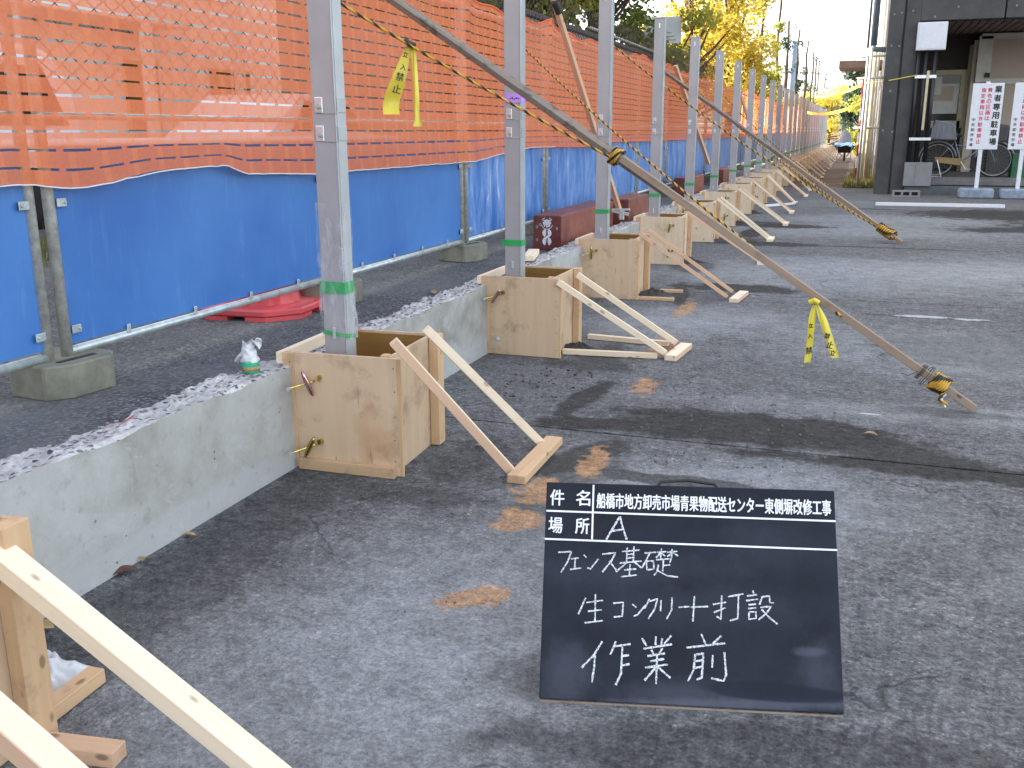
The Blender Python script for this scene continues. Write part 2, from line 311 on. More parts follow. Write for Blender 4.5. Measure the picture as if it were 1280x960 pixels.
M['gold'] = simple('yellow_zinc_tie', (0.52, 0.42, 0.13), 0.22, 1.0, 0.35, 40)
M['pinkzinc'] = simple('iridescent_zinc_tie', (0.55, 0.34, 0.36), 0.2, 1.0, 0.35, 40)
M['board'] = None
M['leafbrown'] = simple('brown_leaf', (0.13, 0.05, 0.035), 0.7, 0, 0.4, 30)
M['leafyellow'] = simple('dry_leaf', (0.36, 0.24, 0.10), 0.7, 0, 0.4, 30)
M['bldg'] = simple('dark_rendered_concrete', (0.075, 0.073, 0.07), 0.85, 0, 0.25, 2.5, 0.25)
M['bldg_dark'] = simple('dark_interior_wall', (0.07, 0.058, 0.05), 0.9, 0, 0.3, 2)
M['soffit'] = simple('brown_soffit_board', (0.30, 0.22, 0.18), 0.8, 0, 0.3, 3)
M['cream'] = simple('cream_frame', (0.60, 0.52, 0.34), 0.6, 0, 0.15, 4)
M['beige'] = simple('beige_panel', (0.50, 0.41, 0.33), 0.7, 0, 0.06, 2)
M['whiteframe'] = simple('aged_white_frame', (0.62, 0.61, 0.55), 0.6, 0, 0.12, 4)
M['blackpipe'] = simple('black_pipe', (0.012, 0.012, 0.016), 0.4)
M['greybox'] = simple('grey_box', (0.24, 0.24, 0.24), 0.7, 0, 0.12, 6)
M['plinth'] = simple('plinth_concrete', (0.12, 0.125, 0.13), 0.88, 0, 0.3, 4, 0.2)
M['step'] = simple('step_concrete', (0.17, 0.165, 0.16), 0.85, 0, 0.25, 4, 0.2)
M['dirt'] = None
t = NT('bare_earth'); co = t.coord(); nz = t.noise(co, 1.5, 7, 0.7)
t.base(t.ramp(nz, [(0.3, (0.045, 0.03, 0.02)), (0.55, (0.10, 0.068, 0.046)), (0.75, (0.17, 0.12, 0.085))])); t.rough(0.95); t.bump(t.noise(co, 9, 6), 0.7, 0.03); M['dirt'] = t.m
t = NT('chalkboard_paint'); co = t.coord(rand=3); nz = t.noise(co, 5, 6, 0.7); n3 = t.noise(co, 2.0, 3)
c = t.ramp(nz, [(0.35, (0.007, 0.009, 0.017)), (0.7, (0.018, 0.022, 0.037))])
ge = t.xyz(co)[1]; c = t.mix(t.math('MULTIPLY', t.ramp(n3, [(0.55, 0.0), (0.75, 1.0)]), 0.35), c, (0.045, 0.052, 0.075))
sw = t.noise(co2 if False else t.coord(), 14, 5, 0.7); bc = t.coord()
for (x_, y_, rx, ry, am) in ((0.60, 0.135, 0.030, 0.010, 0.5), (0.62, 0.10, 0.04, 0.05, 0.3), (0.33, 0.03, 0.12, 0.03, 0.35), (0.45, 0.015, 0.3, 0.012, 0.6), (0.06, 0.06, 0.05, 0.06, 0.35), (0.2, 0.30, 0.2, 0.03, 0.12), (0.5, 0.36, 0.1, 0.05, 0.12), (0.40, 0.22, 0.2, 0.04, 0.12)):
    c = t.mix(t.math('MULTIPLY', t.ell(bc, x_, y_, rx, ry, 0.05, soft=0.7, warp=sw, wamt=1.0), am), c, (0.10, 0.11, 0.145))
c = t.mix(t.math('MULTIPLY', t.ell(bc, 0.52, 0.045, 0.16, 0.020, -0.03, soft=0.15, warp=sw, wamt=0.3), 0.8), c, (0.008, 0.011, 0.024))
t.base(c); t.rough(0.6); t.b.inputs['Specular IOR Level'].default_value = 0.25; M['board'] = t.m
t = NT('chalk'); co = t.coord(); t.base(t.ramp(t.noise(co, 260, 2, 0.6), [(0.40, (0.28, 0.29, 0.32)), (0.52, (0.74, 0.76, 0.8))])); t.rough(0.95); M['chalk'] = t.m
M['print'] = simple('white_print', (0.86, 0.88, 0.95), 0.5, 0, 0.03, 9)
t = NT('plastic_film'); t.base((0.72, 0.72, 0.76)); t.rough(0.18)
tr = t.n('ShaderNodeBsdfTransparent'); mx = t.n('ShaderNodeMixShader'); co = t.coord((1, 1, 0.35))
mp = t.n('ShaderNodeMapping'); mp.inputs['Rotation'].default_value = (0, 0.45, 0); t.l(co, mp.inputs[0]); co = mp.outputs[0]
t.l(t.ramp(t.noise(co, 26, 4, 0.6, 0.6), [(0.47, 0.05), (0.68, 0.45)]), mx.inputs[0]); t.l(tr.outputs[0], mx.inputs[1]); t.l(t.b.outputs[0], mx.inputs[2]); t.l(mx.outputs[0], t.out.inputs[0]); M['film'] = t.m
t = NT('twisted_rope'); tc = t.n('ShaderNodeUVMap'); mp = t.n('ShaderNodeMapping'); t.l(tc.outputs[0], mp.inputs[0])
o = t.xyz(mp.outputs[0]); ph = t.math('FRACT', t.math('ADD', t.math('MULTIPLY', o[1], 1.0), o[0]))
t.base(t.ramp(ph, [(0.0, (0.60, 0.33, 0.035)), (0.55, (0.60, 0.33, 0.035)), (0.58, (0.02, 0.018, 0.012))], 'CONSTANT')); t.rough(0.7)
M['rope'] = t.m
t = NT('dark_glass'); t.base((0.02, 0.022, 0.025)); t.rough(0.12); M['glass'] = t.m
def leafm(name, cols, trans=0.45):
    t = NT(name); co = t.coord(); nz = t.noise(co, 2.2, 3, 0.7); n2 = t.noise(co, 19, 2, 0.5)
    c = t.mix(0.5, t.ramp(nz, [(0.3, cols[0]), (0.5, cols[1]), (0.7, cols[2])]), t.ramp(n2, [(0.35, cols[0]), (0.65, cols[2])]))
    t.base(c); t.rough(0.6); tl = t.n('ShaderNodeBsdfTranslucent'); t.l(c, tl.inputs[0]); mx = t.n('ShaderNodeMixShader'); mx.inputs[0].default_value = trans
    t.l(t.b.outputs[0], mx.inputs[1]); t.l(tl.outputs[0], mx.inputs[2]); t.l(mx.outputs[0], t.out.inputs[0]); return t.m
M['leaf_green'] = leafm('green_foliage', [(0.045, 0.08, 0.018), (0.10, 0.14, 0.03), (0.26, 0.26, 0.05)])
M['leaf_yellow'] = leafm('ginkgo_foliage', [(0.34, 0.27, 0.03), (0.56, 0.44, 0.06), (0.78, 0.64, 0.12)], 0.5)
M['leaf_mixed'] = leafm('yellow_green_foliage', [(0.14, 0.17, 0.03), (0.32, 0.33, 0.06), (0.58, 0.52, 0.10)], 0.5)
M['leaf_dark'] = leafm('blue_green_foliage', [(0.02, 0.05, 0.03), (0.05, 0.09, 0.05), (0.10, 0.13, 0.08)], 0.4)
M['grass'] = leafm('grass_blades', [(0.07, 0.09, 0.02), (0.14, 0.17, 0.03), (0.30, 0.26, 0.08)], 0.4)
M['bark'] = simple('bark', (0.085, 0.06, 0.045), 0.9, 0, 0.4, 9, 0.5)
M['wallblock'] = simple('grey_block_wall', (0.20, 0.185, 0.17), 0.9, 0, 0.3, 5, 0.3)
M['coping'] = simple('dark_coping', (0.05, 0.045, 0.042), 0.8, 0, 0.3, 5)
M['house'] = simple('white_render', (0.80, 0.79, 0.76), 0.85, 0, 0.08, 0.6)
M['carwhite'] = simple('white_car_paint', (0.75, 0.76, 0.78), 0.25, 0, 0.03, 3)
M['tyre'] = simple('tyre_rubber', (0.02, 0.02, 0.02), 0.8)
M['bluegrey'] = simple('blue_grey_steel', (0.24, 0.30, 0.36), 0.5, 0.2, 0.15, 3)
M['redpaint'] = simple('red_paint', (0.60, 0.05, 0.06), 0.5)
M['sign_red'] = simple('red_print', (0.58, 0.03, 0.10), 0.5)
M['cloth'] = simple('grey_cover', (0.20, 0.21, 0.23), 0.8, 0, 0.25, 14)
M['bluetarp'] = simple('pale_blue_tarp', (0.22, 0.38, 0.70), 0.5, 0, 0.25, 5)
M['green_crate'] = simple('green_plastic', (0.02, 0.12, 0.05), 0.5, 0, 0.3, 10)
M['label_green'] = simple('green_label', (0.03, 0.36, 0.20), 0.35, 0, 0.3, 18)
M['chaincase'] = simple('tan_chain_case', (0.30, 0.21, 0.09), 0.4, 0.2, 0.15, 8)
M['bag'] = simple('thin_plastic_bag', (0.60, 0.61, 0.62), 0.25, 0, 0.15, 30)

# ------------------------------------------------------------------ mesh helpers
class MB:
    def __init__(s): s.v = []; s.f = []; s.uv = None
    def box(s, c, size, rot=None, taper=1.0):
        sx, sy, sz = [q / 2 for q in size]; b = len(s.v)
        for z, k in ((-sz, 1), (sz, taper)):
            for x, y in ((-sx, -sy), (sx, -sy), (sx, sy), (-sx, sy)):
                p = Vector((x * k, y * k, z))
                if rot is not None: p = rot @ p
                s.v.append(p + Vector(c))
        s.f += [(b, b+3, b+2, b+1), (b+4, b+5, b+6, b+7)] + [(b+i, b+(i+1) % 4, b+4+(i+1) % 4, b+4+i) for i in range(4)]
        return s
    def span(s, x0, x1, y0, y1, z0, z1): return s.box(((x0+x1)/2, (y0+y1)/2, (z0+z1)/2), (abs(x1-x0), abs(y1-y0), abs(z1-z0)))
    def tube(s, pts, r, n=8, cap=True, rfun=None):
        pts = [Vector(p) for p in pts]; b = len(s.v); ref = Vector((0, 0, 1))
        for i, p in enumerate(pts):
            d = (pts[min(i+1, len(pts)-1)] - pts[max(i-1, 0)]).normalized()
            if abs(d.dot(ref)) > 0.95: ref = Vector((1, 0, 0)) if abs(d.x) < 0.9 else Vector((0, 1, 0))
            u = d.cross(ref).normalized(); w = u.cross(d).normalized(); ref = w
            rr = rfun(i / max(1, len(pts)-1)) if rfun else r
            for k in range(n):
                t_ = 2*math.pi*k/n; s.v.append(p + (u*math.cos(t_) + w*math.sin(t_)) * rr)
        for i in range(len(pts)-1):
            for k in range(n):
                s.f.append((b+i*n+k, b+i*n+(k+1) % n, b+(i+1)*n+(k+1) % n, b+(i+1)*n+k))
        if cap: s.f.append(tuple(b+k for k in range(n))[::-1]); s.f.append(tuple(b+(len(pts)-1)*n+k for k in range(n)))
        return s
    def lathe(s, c, prof, n=20, axis='Z'):
        b = len(s.v); c = Vector(c)
        for r, z in prof:
            for k in range(n):
                t_ = 2*math.pi*k/n; x, y = r*math.cos(t_), r*math.sin(t_)
                s.v.append(c + {'Z': Vector((x, y, z)), 'Y': Vector((x, z, y)), 'X': Vector((z, x, y))}[axis])
        for i in range(len(prof)-1):
            for k in range(n): s.f.append((b+i*n+k, b+i*n+(k+1) % n, b+(i+1)*n+(k+1) % n, b+(i+1)*n+k))
        s.f.append(tuple(b+k for k in range(n))[::-1]); s.f.append(tuple(b+(len(prof)-1)*n+k for k in range(n)))
        return s
    def ext(s, pts, off):
        """prism: planar polygon pts extruded by vector off"""
        b = len(s.v); n = len(pts); off = Vector(off)
        s.v += [Vector(p) for p in pts] + [Vector(p) + off for p in pts]
        s.f.append(tuple(range(b, b+n))[::-1]); s.f.append(tuple(range(b+n, b+2*n)))
        s.f += [(b+i, b+(i+1) % n, b+n+(i+1) % n, b+n+i) for i in range(n)]
        return s
    def grid(s, fn, nu, nv, keep=None):
        b = len(s.v)
        for j in range(nv+1):
            for i in range(nu+1): s.v.append(Vector(fn(i/nu, j/nv)))
        for j in range(nv):
            for i in range(nu):
                if keep is None or keep(i, j): s.f.append((b+j*(nu+1)+i, b+j*(nu+1)+i+1, b+(j+1)*(nu+1)+i+1, b+(j+1)*(nu+1)+i))
        return s
def props(o, label=None, cat=None, group=None, kind=None):
    if label: o['label'] = label
    if cat: o['category'] = cat
    if group: o['group'] = group
    if kind: o['kind'] = kind
    return o
def mesh_from(name, mb, mat, smooth=False, bevel=0.0, fixn=True):
    me = bpy.data.meshes.new(name); me.from_pydata([tuple(v) for v in mb.v], [], mb.f)
    if fixn or bevel:
        bm = bmesh.new(); bm.from_mesh(me)
        if fixn: bmesh.ops.recalc_face_normals(bm, faces=bm.faces)
        if bevel: bmesh.ops.bevel(bm, geom=bm.edges[:], offset=bevel, segments=1, affect='EDGES', clamp_overlap=True)
        bm.to_mesh(me); bm.free()
    if mat: me.materials.append(mat)
    if smooth: me.polygons.foreach_set('use_smooth', [True] * len(me.polygons))
    me.update(); return me
def P(name, mb, mat, parent=None, smooth=False, bevel=0.0, local=False, loc=None, fixn=True, **kw):
    """mesh object; verts given in world coordinates unless local=True"""
    me = mesh_from(name, mb, mat, smooth, bevel, fixn)
    o = bpy.data.objects.new(name, me); COL.objects.link(o)
    if parent is not None:
        o.parent = parent
        if not local:
            off = Vector((0, 0, 0)); q = parent
            while q is not None: off += q.location; q = q.parent
            o.location = -off
    if loc is not None: o.location = loc
    return props(o, **kw)
def thing(name, label, cat, loc=(0, 0, 0), group=None, rz=0.0):
    o = bpy.data.objects.new(name, None); COL.objects.link(o); o.location = loc; o.rotation_euler = (0, 0, rz)
    o.empty_display_size = 0.1
    return props(o, label, cat, group)
def solo(name, mb, mat, base, label, cat, group=None, **kw):
    """single-mesh thing with origin at base, verts in world coords"""
    base = Vector(base); mb.v = [v - base for v in mb.v]
    o = P(name, mb, mat, None, local=True, **kw); o.location = base
    return props(o, label, cat, group)
def dup(root, loc, label=None, rz=None):
    r = root.copy(); COL.objects.link(r); r.location = loc
    if rz is not None: r.rotation_euler = (0, 0, rz)
    if label: r['label'] = label
    for ch in list(root.children):
        c = ch.copy(); COL.objects.link(c); c.parent = r
        for gc in ch.children:
            d = gc.copy(); COL.objects.link(d); d.parent = c
    return r
def timber(name, p0, p1, w, t_, mat, parent=None, up=(0, 0, 1), bevel=0.002, roll=0.0, **kw):
    """sawn timber between two points (world, or parent-local when parent has local=True use)"""
    p0, p1 = Vector(p0), Vector(p1); L = (p1-p0).length; x = (p1-p0).normalized(); z = Vector(up)
    y = z.cross(x).normalized(); z = x.cross(y).normalized()
    mb = MB().box((0, 0, 0), (L, w, t_)); me = mesh_from(name, mb, mat, bevel=bevel)
    o = bpy.data.objects.new(name, me); COL.objects.link(o)
    m_ = Matrix((x, y, z)).transposed().to_4x4() @ Matrix.Rotation(roll, 4, 'X'); m_.translation = (p0+p1)/2
    off = Vector((0, 0, 0)); q = parent
    while q is not None: off += q.location; q = q.parent
    m_.translation -= off
    if parent is not None: o.parent = parent
    o.matrix_local = m_ if parent is not None else m_
    if parent is None: o.matrix_world = m_
    return props(o, **kw)
def text_mesh(txt, size, bold=0.0, extrude=0.0008, xs=1.0, align='LEFT'):
    c = bpy.data.curves.new('lettering', 'FONT'); c.body = txt; c.size = size; c.offset = bold; c.extrude = extrude; c.align_x = align; c.resolution_u = 3
    o = bpy.data.objects.new('lettering', c); COL.objects.link(o)
    dg = bpy.context.evaluated_depsgraph_get(); me = bpy.data.meshes.new_from_object(o.evaluated_get(dg))
    bpy.data.objects.remove(o); bpy.data.curves.remove(c); return me
def place_text(name, txt, mat, parent, mat4, size, bold=0.0, w=None, h=None, center=False):
    me = text_mesh(txt, size, 0.0)
    xs = [v.co.x for v in me.vertices]; ys = [v.co.y for v in me.vertices]
    x0, x1, y0, y1 = min(xs), max(xs), min(ys), max(ys)
    sx = w/(x1-x0) if w else 1.0; sy = h/(y1-y0) if h else (sx if w else 1.0)
    ox = (x0+x1)/2 if center else x0; oy = (y0+y1)/2 if center else y0
    for v in me.vertices: v.co.x = (v.co.x-ox)*sx; v.co.y = (v.co.y-oy)*sy
    if bold:
        bm = bmesh.new()
        for q, (bx_, by_) in enumerate(((0, 0), (1, 0), (-1, 0), (0, .8), (0, -.8))):
            n0 = len(bm.verts); bm.from_mesh(me); bm.verts.ensure_lookup_table()
            for v in bm.verts[n0:]: v.co.x += bx_*bold; v.co.y += by_*bold; v.co.z += q*0.00007
        bm.to_mesh(me); bm.free()
    me.materials.clear(); me.materials.append(mat)
    o = bpy.data.objects.new(name, me); COL.objects.link(o)
    off = Vector((0, 0, 0)); q = parent
    while q is not None: off += q.location; q = q.parent
    m_ = mat4.copy(); m_.translation -= off; o.parent = parent; o.matrix_local = m_
    return o
def fbm(p, s=1.0): return noise.fractal(Vector(p)*s, 1.0, 2.0, 4)
exec_parts = []

ZA = 0.33            # level of the asphalt behind the low wall
FX = -2.70           # plane of the temporary fence
NF = 27              # posts / forms in the row
PITCH = 2.07

# ================================================================== setting
mb = MB().span(-400, 400, -60, 900, -0.6, -0.10); P('ground', mb, M['dirt'], kind='structure')
# concrete yard cut into slabs by recessed joints
yard = thing('concrete_yard', None, None); yard['kind'] = 'structure'
P('subbase', MB().span(-1.96, 14, -4, 23.35, -0.099, -0.03), M['plinth'], yard)
ys = [-4.0, -0.05, 3.83, 7.68, 11.55, 15.4, 19.5, 23.4]
for i in range(7):
    for x0, x1 in ((-1.95, 2.9), (2.905, 8.0), (8.005, 14)):
        ya, yb = ys[i], ys[i+1]
        nu, nv = (60, 50) if x0 < 0 and i < 4 else (16, 12)
        jj = 0.007
        def fn(u, v, x0=x0, x1=x1, ya=ya, yb=yb):
            x = x0 + (x1-x0)*u; y = ya+jj + (yb-ya-2*jj)*v
            ch = 0.010*max(0, noise.noise(Vector((x*5, y*5, 3))))
            if v == 0: y += ch
            if v == 1: y -= ch
            return (x, y, 0.004*noise.noise(Vector((x*.8, y*.8, 0))))
        mb = MB().grid(fn, nu, nv); b = len(mb.v)
        # skirts
        for vv in (0, nv):
            for k in range(nu+1): p = mb.v[vv*(nu+1)+k]; mb.v.append(Vector((p.x, p.y, -0.05)))
            s0 = b if vv == 0 else b+nu+1
            for k in range(nu): mb.f.append((vv*(nu+1)+k, vv*(nu+1)+k+1, s0+k+1, s0+k))
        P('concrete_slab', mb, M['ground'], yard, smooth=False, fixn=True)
def lane(u, v):
    x = -2.2 + 16*u; y = 23.41 + 200*v*v
    h = 0.05*noise.noise(Vector((x*1.3, y*0.9, 0))) + max(0, (x-0.2-0.01*(y-20)))*0.10
    return (x, y, -0.02+min(h, 0.3)*min(1, (y-23.4)/1.5))
P('dirt_lane', MB().grid(lane, 60, 160), M['dirt'], smooth=True, kind='structure')
P('asphalt_strip', MB().grid(lambda u, v: (-2.11-3.4*u, -4+70*v, ZA+0.004*noise.noise(Vector((u*6, v*80, 0)))-0.03*max(0, 1-u*18)), 30, 260), M['asphalt'], smooth=True, kind='structure')
P('road', MB().span(-60, -5.4, -30, 240, ZA-0.3, ZA-0.004), M['asphalt'], kind='structure')
P('verge', MB().span(-5.45, -2.1, 66, 240, -0.05, ZA-0.01), M['dirt'], kind='structure')

# low cast wall with its broken top
wall = thing('low_concrete_wall', 'low cast concrete foundation wall with a freshly broken rough top edge', 'wall', (-2.05, 8, 0))
def wf(u, v):
    y = -4 + 27*u; rz = 0.400 + 0.016*fbm((0, y, 0), 3.1) + 0.008*noise.noise(Vector((0, y*22, 1)))
    return (-1.95 + 0.003*noise.noise(Vector((0, y*4, v*3))), y, rz*v - 0.04*(1-v))
mb = MB().grid(wf, 900, 6); P('wall_face', mb, M['wall'], wall, smooth=True, fixn=False)
def wt(u, v):
    y = -4 + 27*u; x = -1.95 - 0.20*v
    rz = 0.400 + 0.016*fbm((0, y, 0), 3.1) + 0.008*noise.noise(Vector((0, y*22, 1)))
    if v == 0: return (-1.95 + 0.003*noise.noise(Vector((0, y*4, 3))), y, rz)
    k = min(1, v*3)
    z = 0.405 + k*(0.018*fbm((x*1.0, y, 2), 14) + 0.006*noise.noise(Vector((x*60, y*60, 5)))) + 0.018*fbm((0, y, 0), 2.0)*v - 0.02*v
    if v > 0.9: z -= 0.09; x += 0.02*noise.noise(Vector((0, y*9, 7)))
    return (x + 0.008*noise.noise(Vector((x*30, y*30, 9))), y + 0.006*noise.noise(Vector((x*30, y*30, 4))), z)
P('broken_top', MB().grid(wt, 1300, 14), M['broken'], wall, fixn=False)

# ================================================================== temporary fence panels
JP = 1.96; J0 = 2.67
def link_mesh():
    mb = MB(); n = 20; dz = 0.066; p = JP*0.955/n; rows = 16
    for c in range(n):
        for s_ in (0, 1):
            x0 = -JP*0.955/2 + p*(c+0.5); pts = []
            for r_ in range(rows+1):
                o_ = (p/2) * (1 if (r_+s_) % 2 else -1)
                pts.append((0.004*(1 if s_ else -1), x0+o_+0.004*math.sin(r_*2.1+c), 1.06 + r_*dz))
            for a_, b_ in zip(pts[:-1], pts[1:]):
                a_, b_ = Vector(a_), Vector(b_); k = len(mb.v); w = 0.0021
                for q in (a_, b_):
                    mb.v += [q+Vector((w, 0, w)), q+Vector((-w, 0, w)), q+Vector((0, 0, -w))]
                mb.f += [(k, k+1, k+4, k+3), (k+1, k+2, k+5, k+4), (k+2, k, k+3, k+5)]
    return mb
def fence_panel(i, src=None):
    yc = J0 + JP*(i+0.5)
    th = thing('temporary_fence', None, 'fence', (FX, yc, ZA), 'blue sheeted temporary fence panels')
    hl = JP/2 - 0.045
    if src is None:
        for s_ in (-1, 1):
            P('pole', MB().tube([(0, s_*hl, 0.06), (0, s_*hl, 1.80)], 0.0215, 12), M['galv'], th, True, local=True)
            for z in (0.22, 0.68): 
                mb = MB().box((0.020, s_*(hl-0.040), z), (0.006, 0.045, 0.030)); mb.tube([(0.018, s_*(hl-0.052), z), (0.030, s_*(hl-0.052), z)], 0.006, 8)
                P('tab', mb, M['galv_light'], th, bevel=0.002, local=True)
        P('bottom_rail', MB().tube([(0, -hl, 0.14), (0, hl, 0.14)], 0.017, 12), M['galv_light'], th, True, local=True)
        P('top_rail', MB().tube([(0, -hl, 1.76), (0, hl, 1.76)], 0.017, 10), M['galv_light'], th, True, local=True)
        P('middle_rail', MB().tube([(-0.012, -hl, 0.98), (-0.012, hl, 0.98)], 0.013, 10), M['galv_light'], th, True, local=True)
        for q in (-0.62, -0.2, 0.22, 0.64):
            mb = MB().box((0.016, q, 0.168), (0.004, 0.022, 0.036)); mb.tube([(0.016, q, 0.174), (0.024, q, 0.174)], 0.004, 6)
            P('tab', mb, M['galv_light'], th, bevel=0.002, local=True)
        P('chain_link', link_mesh(), M['steel_dark'], th, local=True, kind='stuff', fixn=False)
        th['mesh_src'] = 0
        del th['mesh_src']
    else:
        for ch in src.children:
            if ch.name.startswith('blue_sheet'): continue
            if i > 8 and ch.name.startswith(('chain_link', 'tab')): continue
            c = ch.copy(); COL.objects.link(c); c.parent = th
    rnd = random.Random(i+5); ph = rnd.uniform(0, 50)
    def sh(u, v):
        y = -hl+0.01 + (2*hl-0.02)*u; z = 0.165 + 0.71*v
        edge = min(1, 4*u*(1-u)*2) * min(1, 4*v*(1-v)*2)
        w = 0.014*noise.noise(Vector((y*1.5+ph, z*1.2, ph))) + 0.003*noise.noise(Vector((y*5+z*3+ph, z*1.6, ph))) * (1 + 2.0*(i > 2))
        w += 0.006*max(0, noise.noise(Vector((y*11+ph, z*2.0, 3))))*v*(2.5 if i > 2 else 0.15)
        return (0.004 + w*edge, y, z)
    P('blue_sheet', MB().grid(sh, 60, 24), M['blue'] if i < 2 else M['blue_light_streaked'], th, True, local=True, fixn=False)
    return th
proto = fence_panel(0)
panels = [proto] + [fence_panel(i, proto) for i in list(range(-2, 0)) + list(range(1, 24))]
for k, p_ in enumerate(sorted(panels, key=lambda q: q.location.y)):
    lab = {1: 'nearest blue sheeted fence panel, left of the first pair of pipes', 2: 'wide blue fence panel behind the red base and the first grey post', 3: 'blue fence panel just behind the first grey fence post',
           4: 'blue fence panel between the second pair of pipes and the second post', 5: 'pale streaked blue fence panel behind the maroon steel block', 0: 'blue sheeted fence panel beyond the left edge near the viewer'}
    p_['label'] = lab.get(k, ('blue sheeted fence panel, '+['', '', '', '', '', '', 'sixth', 'seventh', 'eighth', 'ninth'][k]+' from the nearest pair of pipes') if k < 10 else 'blue sheeted fence panel far along the orange net, one of the distant ones')
# fix label order: index 0 is furthest behind the viewer
def foot_block(i, label):
    y = J0 + JP*i
    mb = MB(); pts = []
    for x_, y_ in ((-0.15, -0.105), (-0.07, -0.16), (0.10, -0.16), (0.155, -0.09), (0.155, 0.10), (0.09, 0.16), (-0.07, 0.16), (-0.15, 0.10)):
        pts.append((x_, y_, 0))
    mb.ext(pts, (0, 0, 0.125))
    th = thing('foot_block', label, 'concrete block', (FX-0.02, y+0.03, ZA), 'concrete foot blocks of the fence', rz=random.uniform(-0.15, 0.15))
    P('block_body', mb, M['block'], th, bevel=0.006, local=True)
    P('slot', MB().box((0.085, 0, 0.1262), (0.022, 0.16, 0.003)), M['ink'], th, local=True)
for i in range(-1, 23):
    foot_block(i, {0: 'grey concrete foot block under the first pair of fence pipes', 2: 'grey concrete foot block behind the second grey post, left of the maroon block', 1: 'concrete foot block behind the first grey post beside the red base'}.get(i, 'small grey concrete foot block under the '+{-1: 'fence beyond the left edge', 3: 'fence just behind the maroon block', 4: 'fence past the third post'}.get(i, 'fence far along the row')))

# ================================================================== orange net
def net_bottom(y):
    pts = [(-6, 1.08), (2.5, 1.086), (2.8, 1.062), (3.27, 1.106), (3.64, 1.113), (3.87, 1.066), (4.5, 1.044), (4.9, 1.045), (6.6, 1.046), (7.38, 1.087), (7.98, 1.121), (10, 1.10), (11, 1.136), (13.3, 1.123), (70, 1.12)]
    for (a0, b0), (a1, b1) in zip(pts[:-1], pts[1:]):
        if a0 <= y <= a1: t_ = (y-a0)/(a1-a0); return b0 + (b1-b0)*(3*t_*t_-2*t_**3)
    return 1.1
def net_top(y):
    for k in range(-8, 60):
        a0 = J0 + JP*k; a1 = a0+JP
        if a0 <= y < a1:
            t_ = (y-a0)/JP; return 2.19 - 0.07*math.sin(math.pi*t_)**0.7 + 0.015*math.sin(y*9)
    return 2.15
def net(name, label, ya, yb, bow=0.0):
    nc = int(round((yb-ya)/0.155)); mb = MB(); rows = 17
    ys_ = []
    for c in range(nc):
        y0 = ya + c*0.155
        ys_ += [y0, y0+0.022] + ([y0+0.05, y0+0.105] if y0 < 8 else []) + [y0+0.133]
    per = 5 if ya < 7.5 else 3
    ys_ = []; kinds = []
    for c in range(nc):
        y0 = ya + c*0.155; near = y0 < 9
        offs = [0, 0.015, 0.045, 0.078, 0.110, 0.140] if near else [0, 0.015, 0.140]
        for j_, o_ in enumerate(offs): ys_.append(y0+o_); kinds.append(0.014 < o_ < 0.13)
    ys_.append(ya+nc*0.155)
    def X(y, f, z):
        seam = 0
        for k in (2, 3):
            d = abs(y-(J0+JP*k)); seam += 0.03*math.exp(-(d/0.09)**2)
        b_ = 0.035 + 0.009*noise.noise(Vector((y*0.7, z*0.7, 3))) + 0.0015*noise.noise(Vector((y*3.1, z*1.6, 8)))
        b_ += (1-f)**2 * (0.03 + 0.02*noise.noise(Vector((y*2.1, 0, 5))))
        return FX + b_ + seam
    zr = []
    hh = 0.0040
    for r_ in range(rows): zr.append(((r_+0.9)/(rows+0.6), r_))
    vs_ = [0.0]
    for f_, r_ in zr: vs_ += [f_-hh, f_+hh]
    vs_ += [1.0]
    ny = len(ys_)
    for j, f in enumerate(vs_):
        for i_, y in enumerate(ys_):
            zb, zt = net_bottom(y), net_top(y); ff = f
            if 0 < j < len(vs_)-1:
                ff += 0.0012*noise.noise(Vector((y*0.8, j//2*1.7, 0)))
                w_ = noise.noise(Vector((y*6, (j-1)//2*3.1, 2)))
                ff += (0.0014*w_) * (1 if j % 2 == 0 else -1) 
            z = 1.08 + (2.15-1.08)*ff + (zt-2.15)*max(0, 1-(1-ff)*6) + (zb-1.08)*max(0, 1-ff*7)
            mb.v.append(Vector((X(y, ff, z), y, z)))
    for j in range(len(vs_)-1):
        slot = (j % 2 == 1) and j < len(vs_)-2
        for i_ in range(ny-1):
            if slot and kinds[i_]: continue
            mb.f.append((j*ny+i_, j*ny+i_+1, (j+1)*ny+i_+1, (j+1)*ny+i_))
    th = thing(name, label, 'net', (FX+0.03, ya, 1.05), 'orange netting hung over the fence')
    P('mesh_sheet', mb, M['net'], th, smooth=True, fixn=False)
    n_ = int((yb-ya)*26)
    cord = [(X(y, 0, 1.1)+0.004, y, net_bottom(y)-0.002 - 0.004*noise.noise(Vector((y*14, 0, 0)))-0.006*max(0, noise.noise(Vector((y*3, 5, 0))))) for y in [ya+(yb-ya)*k/n_ for k in range(n_+1)]]
    P('edge_cord', MB().tube(cord, 0.0024, 5), M['white'] if yb < 12 else M['net'], th, fixn=False)
    cord = [(X(y, 1, 2.1)+0.004, y, net_top(y)+0.003) for y in [ya+(yb-ya)*k/n_ for k in range(n_+1)]]
    P('top_cord', MB().tube(cord, 0.006, 5), M['sign_red'] if yb < 7 else M['net'], th, fixn=False)
net('safety_net', 'orange safety net on the nearest fence panels, in front of the white house and cars', -1.6, 6.62)
net('safety_net', 'orange safety net between the second pair of pipes and the maroon steel block', 6.62, 8.635)
net('safety_net', 'long orange safety net receding behind the row of grey posts', 8.635, 48.0)

